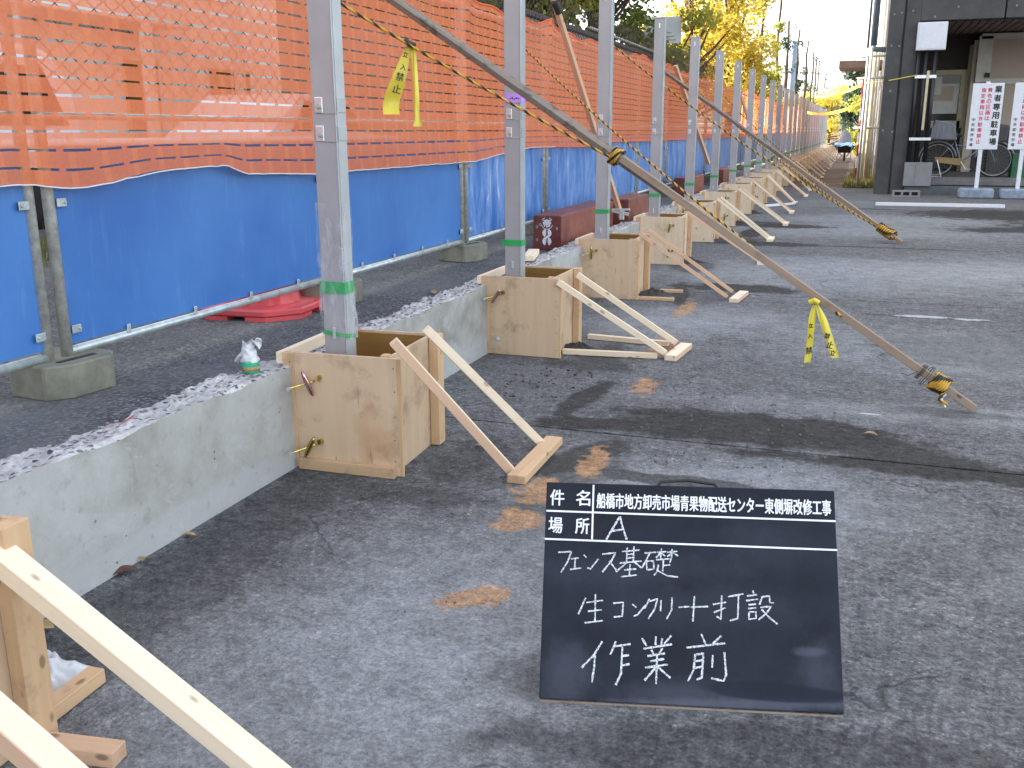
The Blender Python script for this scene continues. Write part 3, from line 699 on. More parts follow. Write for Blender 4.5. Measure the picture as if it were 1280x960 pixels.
# ================================================================== row of steel posts
PX = -1.85
ORD = ['first', 'second', 'third', 'fourth', 'fifth', 'sixth', 'seventh', 'eighth', 'ninth', 'tenth', 'eleventh', 'twelfth', 'thirteenth']
def post(k, src=None):
    y = 3.2 + PITCH*k
    nm = {0: 'grey steel fence post wrapped in clear film, nearest in view', 1: 'second grey steel post, with a purple tape and a green band', 2: 'third grey steel post, before the maroon steel block',
          3: 'fourth grey steel post, first whose top is in view', 4: 'fifth grey steel post from the viewer, left of the ginkgo trunk', 5: 'sixth grey steel post from the viewer', 6: 'seventh grey steel post from the viewer'}.get(k, (ORD[k]+' grey steel post from the viewer, its green band small and low') if k < 13 else 'slim grey steel post far down the receding row')
    if src is not None: return dup(src, (PX, y, 0), nm, random.uniform(-0.03, 0.03))
    th = thing('fence_post', nm, 'fence post', (PX, y, 0), 'grey steel posts in a row')
    # C-section column: broad face towards the viewer, lipped galvanised side
    mb = MB(); mb.span(-0.052, 0.043, 0.0, 0.05, 0.02, 2.265)
    P('column', mb, M['post'], th, bevel=0.003, local=True)
    mb = MB(); mb.span(0.0432, 0.0475, -0.003, 0.062, 0.02, 2.262); mb.span(0.0477, 0.0515, 0.004, 0.062, 0.02, 2.262)
    P('side_flange', mb, M['post_light'], th, bevel=0.001, local=True)
    P('cap', MB().span(-0.054, 0.050, -0.004, 0.060, 2.2655, 2.277), M['post_light'], th, bevel=0.003, local=True)
    for z in (1.345, 1.245, 2.20, 0.50):
        mb = MB()
        if z in (1.345, 1.245):
            mb.box((-0.022, -0.0035, z), (0.034, 0.006, 0.056))
            P('bolt_plate', mb, M['zinc'], th, bevel=0.002, local=True)
            b_ = MB().tube([(-0.016, -0.006, z-0.006), (-0.016, -0.028, z-0.006)], 0.0055, 8); b_.lathe((-0.016, 0, z-0.006), [(0.010, -0.0065), (0.010, -0.014)], 6, 'Y')
            P('bolt', b_, M['galv'], th, local=True)
            P('strap', MB().span(-0.004, 0.054, -0.0035, -0.0005, z-0.030, z-0.0265), M['galv'], th, local=True)
            P('side_plate', MB().span(0.0518, 0.0545, 0.002, 0.060, z-0.026, z+0.026), M['post_light'], th, bevel=0.001, local=True)
        else:
            mb.box((-0.004, -0.004, z), (0.012, 0.008, 0.045)); P('bolt_plate', mb, M['zinc'], th, bevel=0.002, local=True)
    return th
def posttape(th, z, h, name='green_band', mat=None, dx=0.0, tilt=0.0):
    mb = MB(); x0, x1, y0, y1 = -0.0535, 0.0530, -0.0052, 0.0635
    def f(u, v):
        seq = [(x0-dx, y1), (x0-dx, y0), (x1, y0), (x1, y1)]
        t_ = u*3; i_ = min(2, int(t_)); q = t_-i_
        x = seq[i_][0]+(seq[i_+1][0]-seq[i_][0])*q; y = seq[i_][1]+(seq[i_+1][1]-seq[i_][1])*q
        return (x, y, z+h*v+0.0015*noise.noise(Vector((u*9, v*2, z)))+tilt*(u-0.5))
    P(name, MB().grid(f, 24, 2), mat or M['green_tape'], th, local=True)
p_src = post(2)
posttape(p_src, 0.635, 0.030)
posts = {2: p_src}
for k in range(NF):
    if k == 2: continue
    posts[k] = post(k, p_src)
for k in (0, 1):            # these two carry things of their own
    for ch in list(posts[k].children):
        if ch.name.startswith('green_band'): bpy.data.objects.remove(ch)
posttape(posts[1], 0.61, 0.034, dx=0.014)
posttape(posts[0], 0.655, 0.045, dx=0.004); posttape(posts[0], 0.49, 0.016, tilt=-0.03)
posttape(posts[1], 1.405, 0.05, 'purple_tape', M['purple'])
mb = MB()
for k in range(5): mb.box((-0.012+0.012*k, -0.0075, 1.428+0.004*math.sin(k*2.3)), (0.009, 0.001, 0.004+0.003*(k % 2)), Matrix.Rotation(0.5*(k % 3-1), 3, 'Y'))
P('scribble', mb, M['ink'], posts[1], local=True)
def film(u, v):
    z = 0.475 + 0.52*v; a_ = 2*math.pi*u
    sx = 0.056 + 0.004*noise.noise(Vector((u*8, z*12, 1))) + 0.007*max(0, noise.noise(Vector((u*5, z*9, 4)))) * (1 if z < 0.66 else 0.35)
    k = max(abs(math.cos(a_)), abs(math.sin(a_)*1.0))
    x, y = math.cos(a_)/k*sx, 0.03+math.sin(a_)/k*(sx-0.018)
    lean = 0.02*(0.6-v) if v < 0.3 else 0
    return (x-0.0, y-0.004, z)
mb = MB().grid(film, 72, 60)
P('plastic_wrap', mb, M['film'], posts[0], smooth=True, local=True, fixn=False)

# ================================================================== formwork boxes
def form_tie(parent, x, z, tiltz, mode=0):
    """wing nut tie standing out of the front panel"""
    th = P('form_tie', MB().tube([(x+0.035, 0.002, z+0.018), (x+0.033, -0.012, z+0.017)], 0.011, 10), M['gold'], parent, local=True)
    P('rod', MB().tube([(x+0.012, 0.0, z+0.004), (x-0.045, -0.085, z-0.008)], 0.0042, 8), M['gold'], th, local=True)
    P('rod_end', MB().lathe((x-0.045, -0.092, z-0.008), [(0.0075, -0.004), (0.008, 0.002), (0.0065, 0.007)], 10, 'Y'), M['zinc'], th, local=True)
    d = Vector((math.sin(tiltz), -0.2, math.cos(tiltz))).normalized(); c = Vector((x, -0.03, z))
    P('wing_nut', MB().tube([c-d*0.052, c-d*0.036, c, c+d*0.036, c+d*0.052], 0.01, 8, rfun=lambda q: 0.004+0.0065*math.sin(math.pi*min(1, max(0, q)))**0.8), M['pinkzinc'] if mode == 0 else M['gold'], th, smooth=True, local=True)
FW, FD, FH = 0.46, 0.45, 0.455
def form(k, variant, label, hgt=FH):
    """origin at near left bottom corner; x to the right, y away, z up"""
    y0 = 3.03 + PITCH*k
    if k == -1: y0 = 0.915
    th = thing('formwork_box', label, 'formwork box', (-1.985, y0, 0), 'plywood formwork boxes around the posts', rz=R(3.0 if k == 0 else 0))
    H_ = hgt; PM = M['ply_pale'] if k >= 3 else M['ply']
    def tb(name, p0, p1, w, t_, mat, up=(0, 0, 1)):
        p0, p1 = Vector(p0), Vector(p1); L = (p1-p0).length; x = (p1-p0).normalized(); z = Vector(up)
        y = z.cross(x).normalized(); z = x.cross(y).normalized()
        me = mesh_from(name, MB().box((0, 0, 0), (L, w, t_)), mat, bevel=0.0012)
        o = bpy.data.objects.new(name, me); COL.objects.link(o); o.parent = th
        m_ = Matrix((x, y, z)).transposed().to_4x4(); m_.translation = (p0+p1)/2; o.matrix_local = m_; return o
    # front plywood (grain upright), back plywood, side plywood
    tb('front_panel', (FW/2+0.004, 0.006, 0.002), (FW/2+0.004, 0.006, H_), 0.012, FW-0.004, PM, up=(1, 0, 0))
    tb('back_panel', (FW/2-0.004, FD-0.006, 0.002), (FW/2-0.004, FD-0.006, H_+0.004), 0.012, FW-0.03, PM, up=(1, 0, 0))
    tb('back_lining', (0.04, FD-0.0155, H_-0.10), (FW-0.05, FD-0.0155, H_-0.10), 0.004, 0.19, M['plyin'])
    tb('side_panel', (FW-0.030, FD/2, 0.002), (FW-0.030, FD/2, H_-0.006+0.01), FD-0.028, 0.012, PM, up=(1, 0, 0))
    tb('batten', (0.024, -0.003, 0.003), (0.024, -0.003, H_-0.001), 0.005, 0.046, M['batten'], up=(1, 0, 0))
    tb('corner_batten', (FW-0.003, FD-0.031, 0.004), (FW-0.003, FD-0.031, H_+0.006), 0.066, 0.038, M['batten'], up=(1, 0, 0))
    tb('corner_batten', (FW-0.052, 0.031, H_-0.10), (FW-0.052, 0.031, H_+0.006), 0.034, 0.028, M['batten'], up=(1, 0, 0))
    tb('edge_strip', (FW+0.009, 0.008, 0.001), (FW+0.009, 0.008, H_-0.002), 0.014, 0.014, M['batten'], up=(1, 0, 0))
    tb('wall_batten', (-0.012, -0.004, H_-0.025), (-0.012, FD+0.02, H_-0.025), 0.026, 0.044, M['pine'])
    nb = MB(); rr = random.Random(k+50)
    for q in range(7):
        nb.lathe((0.024+rr.uniform(-.008, .008), -0.0058, 0.03+q*0.065+rr.uniform(-.01, .01)), [(0.0028, 0.0), (0.0028, -0.0008)], 7, 'Y')
    for q in range(5): nb.lathe((FW-0.012+rr.uniform(-.004, .004), -0.0002, 0.05+q*0.09+rr.uniform(-.01, .01)), [(0.0026, 0.0), (0.0026, -0.0008)], 7, 'Y')
    P('nail_heads', nb, M['steel_dark'], th, local=True, kind='stuff')
    if variant == 0:
        tb('bottom_batten', (0.055, -0.0125, 0.024), (FW-0.012, -0.0125, 0.020), 0.024, 0.042, M['batten'])
        form_tie(th, 0.115, 0.345, -0.28, 0); form_tie(th, 0.108, 0.095, 0.55, 1)
        # old cement smears
        mb = MB()
    elif variant == 1:
        form_tie(th, 0.10, 0.345, 0.6, 0)
        P('washer', MB().lathe((0.10, -0.002, 0.09), [(0.013, 0), (0.013, -0.003), (0.006, -0.004), (0.006, -0.010)], 12, 'Y'), M['zinc'], th, local=True)
    elif variant == 2:
        form_tie(th, 0.11, 0.35, 0.05, 1)
    else:
        form_tie(th, 0.33, 0.36, 0.2, 1); form_tie(th, 0.33, 0.12, 0.1, 1)
    return th
flab = {-1: 'plywood formwork box cut by the lower left edge of the view', 0: 'nearest complete plywood formwork box, around the film wrapped post', 1: 'second plywood formwork box, around the post with the purple tape',
        2: 'third plywood formwork box, beside the near end of the maroon block', 3: 'fourth plywood formwork box, with two ties on its face', 4: 'fifth plywood formwork box, behind the long leaning timber', 5: 'sixth plywood formwork box in the row', 6: 'seventh plywood formwork box, with a knot on its pale face'}
forms = {}
for k in range(-1, 6): forms[k] = form(k, {-1: 2, 0: 0, 1: 1, 2: 2, 3: 3, 4: 2, 5: 3}[k], flab[k], 0.50 if k == -1 else FH)
for k in range(6, NF):
    forms[k] = dup(forms[5 if k % 2 else 4], (-1.985, 3.03+PITCH*k, 0), flab.get(k, (ORD[k]+' plywood formwork box counted from the nearest whole one') if k < 13 else 'small plywood formwork box far down the receding row'), random.uniform(-0.05, 0.03))
# mortar spilled round the feet of some boxes
for k, x, y, r_ in ((1, -1.46, 5.32, 0.13), (2, -1.45, 7.45, 0.16), (3, -1.5, 9.5, 0.15), (5, -1.5, 13.6, 0.15), (6, -1.5, 15.6, 0.15)):
    def hp(u, v, x=x, y=y, r_=r_):
        a_ = 2*math.pi*u; rr = r_*v*(1+0.5*noise.noise(Vector((math.cos(a_)*2, math.sin(a_)*2, x*9+k))))
        return (x+rr*1.2*math.cos(a_), y+rr*math.sin(a_), -0.004+0.05*(1-v)**1.2*(1+0.8*noise.noise(Vector((rr*40, a_*5, y)))))
    solo('mortar_heap', MB().grid(hp, 26, 9), M['coping'], (x, y, 0), {1: 'dark crumbs of mortar beside the second formwork box', 2: 'dark heap of mortar at the foot of the third formwork box', 3: 'dark mortar heap beside the fourth formwork box', 5: 'dark mortar heap beside the sixth formwork box', 6: 'dark mortar heap beside the seventh formwork box'}[k], 'mortar heap', 'spilled mortar heaps', smooth=False)

# ================================================================== diagonal braces
def brace(k, tops, foots, footblk, label, w=0.036, t_=0.030, ties=None, mats=('pine', 'pine'), fw=0.07, ft=0.032):
    base = (Vector(footblk[0])+Vector(footblk[1]))/2; base.z = 0
    th = thing('timber_brace', label, 'timber brace', base, 'timber braces holding the formwork boxes')
    for (a_, b_, m_) in zip(tops, foots, mats): timber('strut', a_, b_, w, t_, M[m_], th)
    f0, f1 = Vector(footblk[0]), Vector(footblk[1]); f0.z = f1.z = ft/2+0.001
    timber('foot_piece', f0, f1, fw, ft, M['batten'] if k == 0 else M['pine'], th)
    for a_, b_ in (ties or []): timber('ground_tie', a_, b_, 0.034, 0.030, M['pine'], th)
    return th
# k=0
ft0, ft1 = g(645, 600, .016), g(693, 550, .016)
brace(0, [(-1.50, 2.99, 0.535), (-1.50, 3.27, 0.525)], [(-1.135, 3.20, 0.020), (-1.135, 3.56, 0.020)], [ft0, ft1], 'nearest whole pair of pale struts, leaning on the film wrapped post\'s box', 0.044, 0.034, mats=('pine', 'pine'))
ft0, ft1 = g(838, 448, .016), g(858, 432, .016)
brace(1, [(-1.53, 5.10, 0.44), (-1.50, 5.40, 0.44)], [(-0.95, 5.31, 0.03), (-0.94, 5.60, 0.03)], [ft0, ft1], 'pair of white struts on ground ties, bracing the second formwork box', 0.040, 0.034, ties=[((-1.53, 5.22, 0.017), (-0.99, 5.28, 0.017)), ((-1.50, 5.68, 0.017), (-0.99, 5.62, 0.017))])
ft0, ft1 = g(917, 376, .016), g(930, 366, .016)
brace(2, [(-1.52, 7.18, 0.51), (-1.51, 7.46, 0.51)], [(-0.87, 7.42, 0.02), (-0.86, 7.68, 0.02)], [ft0, ft1], 'pair of pinkish struts bracing the third formwork box', 0.036, 0.030, mats=('pine_red', 'pine_red'))
for y_ in (7.22, 7.62):
    timber_o = timber('wood_offcut', (-1.75 if y_ < 7.5 else -1.42, y_-0.02, 0.012), (-1.24, y_, 0.012), 0.05, 0.022, M['batten'])
    props(timber_o, 'nearer flat timber offcut on the ground at the third box' if y_ < 7.5 else 'farther flat timber offcut on the ground at the third box', 'timber')
ends = {3: (955, 326), 4: (967, 296), 5: (984, 279), 6: (993, 262), 7: (1008, 239), 8: (1018, 233)}
for k in range(3, NF):
    yk = 3.03 + PITCH*k; xf = -0.95 + 0.03*math.sin(k*1.7)
    if k in ends: xf = max(-1.3, min(-0.7, g(*ends[k]).x))
    tops = [(-1.51, yk+0.12, 0.49), (-1.50, yk+0.38, 0.49)]
    br = brace(k, tops, [(xf-0.02, yk+0.30, 0.03), (xf-0.02, yk+0.52, 0.03)], [(xf, yk+0.24, 0), (xf, yk+0.58, 0)],
               {3: 'struts bracing the fourth formwork box, under the long leaning timber', 4: 'struts bracing the fifth formwork box', 5: 'struts bracing the sixth formwork box', 6: 'struts bracing the seventh formwork box', 7: 'struts reaching past the end of the grey channel plate'}.get(k, ('struts bracing the '+ORD[k]+' whole formwork box') if k < 13 else 'pair of struts bracing a far formwork box down the row'), 0.034, 0.028, mats=('pine', 'pine') if k % 3 else ('pine', 'pine_red'))
# nearest, cut by the frame
_a, _b = py(0, 884, 1.04), py(87, 960, 1.04); _d = (_b-_a).normalized()
_c0 = _a - _d*0.12 + Vector((0, 0, -0.03)); _c1 = _c0 + _d*((0.012-_c0.z)/_d.z)
brace(-1, [(-1.60, 1.30, 0.497), _c0], [(-0.81, 1.31, 0.008), _c1], [(-0.80, 0.9, 0), (-0.78, 1.45, 0)], 'big pale strut pair crossing the lower left corner', 0.056, 0.040)
o = timber('wood_offcut', g(40, 905, .02), g(122, 842, .02), 0.045, 0.036, M['batten']); props(o, 'short timber batten with a splinter, behind the big strut in the corner', 'timber')
o = timber('wood_offcut', (-1.62, 1.30, 0.018), g(150, 943, .018), 0.048, 0.036, M['pine_red']); props(o, 'short flat timber at the foot of the corner formwork box', 'timber')
def cl(u, v):
    c_ = g(58, 850); e_ = min(1, 5*u*(1-u))*min(1, 5*v*(1-v))
    return (c_.x-0.10+0.16*u, c_.y-0.07+0.15*v, 0.003+e_*(0.035+0.03*noise.noise(Vector((u*5, v*5, 2)))+0.02*noise.noise(Vector((u*13, v*9, 6)))))
solo('crumpled_sheet', MB().grid(cl, 26, 26), M['bag'], g(58, 850), 'crumpled pale plastic sheet behind the short batten by the corner box', 'plastic sheet', smooth=True, fixn=False)

# ================================================================== things on the strip and the wall
o = timber('wood_offcut', (-2.02, 6.05, 0.435), (-2.10, 6.42, 0.437), 0.075, 0.034, M['pine']); props(o, 'pale timber offcut lying on the wall top left of the maroon block', 'timber')
# red barricade base
th = thing('barricade_base', 'red plastic barricade base lying under the blue fence', 'barricade base', (-2.93, 4.33, ZA), rz=0.1)
def octo(r, ch, z):
    return [(r, -ch, z), (r, ch, z), (ch, r, z), (-ch, r, z), (-r, ch, z), (-r, -ch, z), (-ch, -r, z), (ch, -r, z)]
mb = MB()
for (x0, x1, y0, y1) in ((-.30, .30, -.30, -.17), (-.30, .30, -.03, .30), (-.30, -.16, -.17, -.03), (.16, .30, -.17, -.03)): pass
mb.ext(octo(.305, .17, 0.022), (0, 0, 0.036))
P('base_plate', mb, M['red'], th, bevel=0.008, local=True)
for a_, (dx, dy) in enumerate(((1, 1), (-1, 1), (-1, -1), (1, -1))):
    mb = MB().ext([(dx*.30, dy*.05, 0), (dx*.30, dy*.165, 0), (dx*.165, dy*.30, 0), (dx*.05, dy*.30, 0), (dx*.05, dy*.22, 0), (dx*.2, dy*.05, 0)], (0, 0, 0.021))
    P('foot', mb, M['red'], th, local=True)
mb = MB(); prof = [(0.20, 0.058), (0.195, 0.07), (0.175, 0.16), (0.168, 0.172), (0.12, 0.176), (0.115, 0.14)]; mb.lathe((0, 0, 0), prof, 40)
for i_, v in enumerate(mb.v):
    a_ = math.atan2(v.y, v.x); r_ = math.hypot(v.x, v.y)
    if r_ > 0.16: s_ = 1 - 0.10*max(0, math.cos(a_*8))**3; v.x *= s_; v.y *= s_
P('drum', mb, M['red'], th, smooth=False, bevel=0, local=True)
# maroon steel blocks
def steel_block(x0, y0, L, label, marks=True, emblem=True, wdt=0.235, h=0.275, rz=0.0):
    th = thing('steel_block', label, 'steel counterweight', (x0, y0, ZA), 'maroon steel counterweight blocks', rz=rz)
    P('body', MB().span(0.006, wdt-0.006, 0.004, L, 0.0, h), M['maroon'], th, bevel=0.006, local=True)
    P('side_plate', MB().span(wdt-0.0055, wdt, 0.008, L-0.006, 0.006, h-0.008), M['maroon_side'], th, bevel=0.002, local=True)
    P('end_plate', MB().span(0.003, wdt-0.002, -0.004, 0.0035, 0.003, h-0.003), M['maroon'], th, bevel=0.003, local=True)
    if marks:
        m4 = Matrix.Translation(Vector((x0, y0, ZA)))
        fr = Matrix(((1, 0, 0, 0), (0, 0, -1, 0), (0, 1, 0, 0), (0, 0, 0, 1)))
        cx = wdt/2
        if emblem: place_text('emblem', '帝', M['white'], th, m4 @ Matrix.Translation((cx, -0.0055, h*0.78)) @ fr, 0.08, 0.003, w=0.062, h=0.062, center=True)
        def arc(mb, cz, r0, r1, a0, a1, cxx=cx):
            n = 10; pts = []
            for q in range(n+1): a_ = R(a0+(a1-a0)*q/n); pts.append((cxx+r1*math.cos(a_), -0.0046, cz+r1*math.sin(a_)))
            for q in range(n, -1, -1): a_ = R(a0+(a1-a0)*q/n); pts.append((cxx+r0*math.cos(a_), -0.0046, cz+r0*math.sin(a_)))
            b = len(mb.v); mb.v += [Vector(p) for p in pts]
            for q in range(n): mb.f.append((b+q, b+q+1, b+2*n+1-q-1, b+2*n+1-q))
        mb = MB(); z1, z2 = h*0.50, h*0.26
        arc(mb, h*0.78, 0.044, 0.049, 195, 345); arc(mb, h*0.78, 0.044, 0.049, 30, 70); arc(mb, h*0.78, 0.044, 0.049, 110, 150)
        arc(mb, z1, 0.004, 0.034, 100, 250, cx-0.004); arc(mb, z1, 0.004, 0.034, -70, 80, cx+0.004)
        arc(mb, z2, 0.004, 0.034, 100, 250, cx-0.004); arc(mb, z2, 0.004, 0.034, -70, 80, cx+0.004)
        mb.ext([(cx-0.034, -0.0047, z2+0.02), (cx-0.012, -0.0047, z2+0.014), (cx+0.034, -0.0047, z1-0.02), (cx+0.012, -0.0047, z1-0.012)], (0, -0.001, 0))
        if emblem: P('logo', mb, M['white'], th, local=True, fixn=False)
        mb = MB()
        for (sx, sz) in ((0.035, 0.67), (wdt-0.035, 0.64), (0.035, 0.30), (0.06, 0.74)): mb.box((sx, -0.0046, h*sz), (0.018, 0.002, 0.022))
        P('label_patch', mb, M['greybox'], th, local=True)
    return th
steel_block(-2.415, 7.36, 1.75, 'maroon steel block with a white emblem on its end, nearest and longest in view')
steel_block(-2.31, 9.30, 0.95, 'maroon steel block seen just right of the third post, end marks facing the viewer', emblem=False, h=0.28)
steel_block(-2.46, 13.9, 1.3, 'plain maroon steel block behind the fifth post', False)
steel_block(-2.42, 17.2, 1.4, 'dark maroon steel block far down beyond the sixth post', False)

# caulk can in a thin bag on the wall
th = thing('sealant_can', 'small green banded can under a crumpled thin bag on the broken wall top', 'can', (-2.045, 2.91, 0.395))
P('can_body', MB().lathe((0, 0, 0), [(0.030, 0), (0.033, 0.004), (0.033, 0.046), (0.031, 0.050)], 20), M['label_green'], th, True, local=True)
P('label_band', MB().lathe((0, 0, 0), [(0.0335, 0.012), (0.0335, 0.028)], 20), M['leafyellow'], th, True, local=True)
def bag(u, v):
    a_ = 2*math.pi*u; r_ = 0.034*(1-0.55*v)+0.006*noise.noise(Vector((u*9, v*6, 2)))
    if v > 0.6: r_ *= 1.0 + 0.5*(v-0.6)
    return (r_*math.cos(a_)-0.006*v, r_*math.sin(a_), 0.045+0.075*v+0.008*math.sin(a_*2)*v)
P('bag', MB().grid(bag, 28, 14), M['bag'], th, True, local=True, fixn=False)
def flap(p0, d, L, w0):
    p0 = Vector(p0); d = Vector(d).normalized(); s_ = d.cross(Vector((0, 1, 0))).normalized()
    return lambda u, v: p0 + d*L*v + s_*w0*(u-0.5)*(1-0.4*v) + Vector((0, 0.01*math.sin(v*5+u*3), 0.012*math.sin(v*4)))
P('bag_ear', MB().grid(flap((0.006, 0, 0.10), (1, 0, 0.25), 0.045, 0.025), 4, 8), M['bag'], th, True, local=True, fixn=False)
P('bag_ear', MB().grid(flap((0.040, 0, 0.105), (0.3, 0, 1), 0.035, 0.02), 4, 8), M['bag'], th, True, local=True, fixn=False)
P('bag_ear', MB().grid(flap((-0.02, 0, 0.065), (-1, 0, -0.5), 0.045, 0.02), 4, 8), M['bag'], th, True, local=True, fixn=False)

# ================================================================== long props, ropes, ribbons
def rope_uv(o, n, segs, turns):
    me = o.data; uv = me.uv_layers.new(name='UVMap'); 
    for p_ in me.polygons:
        for li, vi in zip(p_.loop_indices, p_.vertices):
            if vi < n*segs: 
                k = vi % n; s_ = vi // n
                ks = [me.vertices[0]] 
                uu = k/n
                if k == 0 and any((q % n) == n-1 for q in p_.vertices): uu = 1.0
                uv.data[li].uv = (uu, s_/(segs-1)*turns)
def rope(name, pts, r, label, sag=0.0, turns_per_m=13, parent=None, tail=None):
    pts = [Vector(p) for p in pts]; dense = []
    for a_, b_ in zip(pts[:-1], pts[1:]):
        m_ = max(2, int((b_-a_).length/0.012)) if (b_-a_).length < 1 else int((b_-a_).length/0.02)
        for q in range(m_): 
            t_ = q/m_; dense.append(a_.lerp(b_, t_) - Vector((0, 0, sag*4*t_*(1-t_))))
    dense.append(pts[-1]); n = 8
    L = sum((b_-a_).length for a_, b_ in zip(dense[:-1], dense[1:]))
    mb = MB().tube(dense, r, n)
    # three strand outline
    for i_ in range(len(dense)):
        for k in range(n):
            v = mb.v[i_*n+k]; d = v-dense[i_]; ph = k/n*2*math.pi + i_/len(dense)*L*turns_per_m*2*math.pi
            mb.v[i_*n+k] = dense[i_] + d*(1+0.16*math.cos(2*ph))
    if parent is None: o = solo(name, mb, M['rope'], pts[0], label, 'rope', 'black and yellow ropes staying the fence', smooth=True, fixn=False)
    else: o = P(name, mb, M['rope'], parent, smooth=True, fixn=False)
    rope_uv(o, n, len(dense), L*turns_per_m); return o
def coil(c, axis, r, turns, pitch):
    c = Vector(c); ax = Vector(axis).normalized(); u = ax.cross(Vector((0, 1, 0.2))).normalized(); w = ax.cross(u)
    n = int(turns*14)
    return [c + ax*pitch*(q/14) + (u*math.cos(2*math.pi*q/14)+w*math.sin(2*math.pi*q/14))*r*(1+0.12*math.sin(q*1.3)) for q in range(n+1)]
# prop 1
A1 = Vector((-2.72, 4.62, 2.195)); B1 = Vector((0.59, 4.66, 0.022))
d1 = (B1-A1).normalized()
th = thing('leaning_prop', 'long weathered timber leaning across the whole scene, roped at its lower end', 'timber prop', (B1.x, B1.y, 0), 'long timbers propping the fence')
J1 = A1.lerp(B1, 0.52)
timber('upper_timber', A1, J1 + d1*0.18, 0.056, 0.030, M['weathered'], th, roll=0.4)
timber('lower_timber', J1 + Vector((0.012, -0.033, 0.005)) - d1*0.1, B1, 0.036, 0.034, M['weathered_end'], th)
c = A1.lerp(B1, 0.488)
rope('lashing', coil(c-d1*0.02, d1, 0.040, 4, 0.011), 0.0055, None, parent=th)
c = A1.lerp(B1, 0.955)
rope('lashing', coil(c-d1*0.05, d1, 0.037, 6, 0.012), 0.008, None, parent=th)
rope('lashing', [c+Vector((0.01, -0.03, -0.02)), c+Vector((-0.01, -0.055, -0.055)), c+Vector((0.03, -0.045, -0.075))], 0.007, None, parent=th)
w_ = A1.lerp(B1, 0.925)
P('tie_wire', MB().tube(coil(w_, d1, 0.036, 3, 0.006)+[w_+Vector((-0.05, -0.04, -0.02)), w_+Vector((-0.08, -0.04, -0.01))], 0.0018, 5), M['steel_dark'], th)
P('tie_wire', MB().tube(coil(w_+d1*0.03, d1, 0.05, 2, 0.01), 0.0016, 5), M['steel_dark'], th)
P('ground_anchor', MB().tube([c+Vector((0.02, -0.04, -0.09)), c+Vector((0.0, -0.04, -0.05)), c+Vector((0.02, -0.04, -0.03))], 0.006, 8), M['zinc'], th)
# prop 2
A2 = px(831, 90, -2.62); B2 = g(1127, 303, 0.02); d2 = (B2-A2).normalized()
A2 = B2 - d2*((B2-A2).length+0.3)
th = thing('leaning_prop', 'second long timber further back, ending roped on the pale concrete', 'timber prop', (B2.x, B2.y, 0), 'long timbers propping the fence')
timber('upper_timber', A2, A2.lerp(B2, 0.62), 0.056, 0.036, M['weathered'], th)
timber('lower_timber', A2.lerp(B2, 0.58)+Vector((0, -0.04, 0)), B2, 0.045, 0.04, M['weathered_end'], th)
c = A2.lerp(B2, 0.95); rope('lashing', coil(c-d2*0.1, d2, 0.05, 7, 0.03), 0.012, None, parent=th)
# thin timbers leaning on the fence from the wall
t1 = timber('leaning_batten', px(777, 272, -2.08), px(688, -14, -2.50), 0.050, 0.034, M['pine_red']); props(t1, 'pale batten leaning behind the third post, black cap on its upper part', 'timber', 'battens leaning on the orange net')
t2 = timber('leaning_batten', px(886, 205, -2.12), px(844, 82, -2.55), 0.06, 0.04, M['pine_red']); props(t2, 'pale batten leaning behind the sixth post', 'timber', 'battens leaning on the orange net')
t3 = timber('leaning_batten', px(942, 172, -2.2), px(924, 112, -2.6), 0.06, 0.04, M['pine_red']); props(t3, 'short pale batten leaning on the net far down the row', 'timber', 'battens leaning on the orange net')
q0 = px(693, 2, -2.47); q1 = px(699, 16, -2.45)
solo('clamp', MB().tube([q0, q1], 0.030, 10), M['ink'], q1, 'black clamp holding the leaning batten to the fence top', 'clamp')
q = px(776, 268, -2.07)
mb = MB().box(q+Vector((0, -0.03, 0.02)), (0.16, 0.03, 0.028), Matrix.Rotation(0.2, 3, 'Y')); mb.box(q+Vector((0.02, -0.04, 0.0)), (0.04, 0.04, 0.09)); mb.tube([q+Vector((-0.08, -0.03, 0.045)), q+Vector((0.1, -0.06, 0.05))], 0.011, 8)
solo('pipe_clamp', mb, M['galv_light'], q, 'rusty scaffold clamp at the foot of the leaning batten', 'clamp', bevel=0.003)
# ropes
ra = py(762, 196, 4.60); rb = py(425, 0, 3.75); rb = ra + (rb-ra)*1.25
rope('stay_rope', [rb, ra], 0.0060, 'striped rope running from the top left corner to the lashing on the long timber', 0.02)
rb = px(652, 57, -2.60); ra = py(1051, 395, 4.60)
rope('stay_rope', [rb, ra], 0.0065, 'striped rope running past the third post down to the lower half of the long timber', 0.05)
rb = px(765, 56, -2.60); ra = g(1112, 292, 0.09)
rope('stay_rope', [rb, ra], 0.0085, 'striped rope ending at the foot of the second long timber', 0.10)
rb = px(858, 100, -2.62); ra = g(1120, 299, 0.06)
rope('stay_rope', [rb, ra], 0.0085, 'farther striped rope behind the second long timber', 0.12)
rb = px(905, 120, -2.62); ra = g(1035, 232, 0.2)
rope('stay_rope', [rb, ra], 0.010, 'distant striped rope over the far formwork boxes', 0.1)
p3a = px(905, 118, -2.62); p3b = g(1068, 268, 0.02)
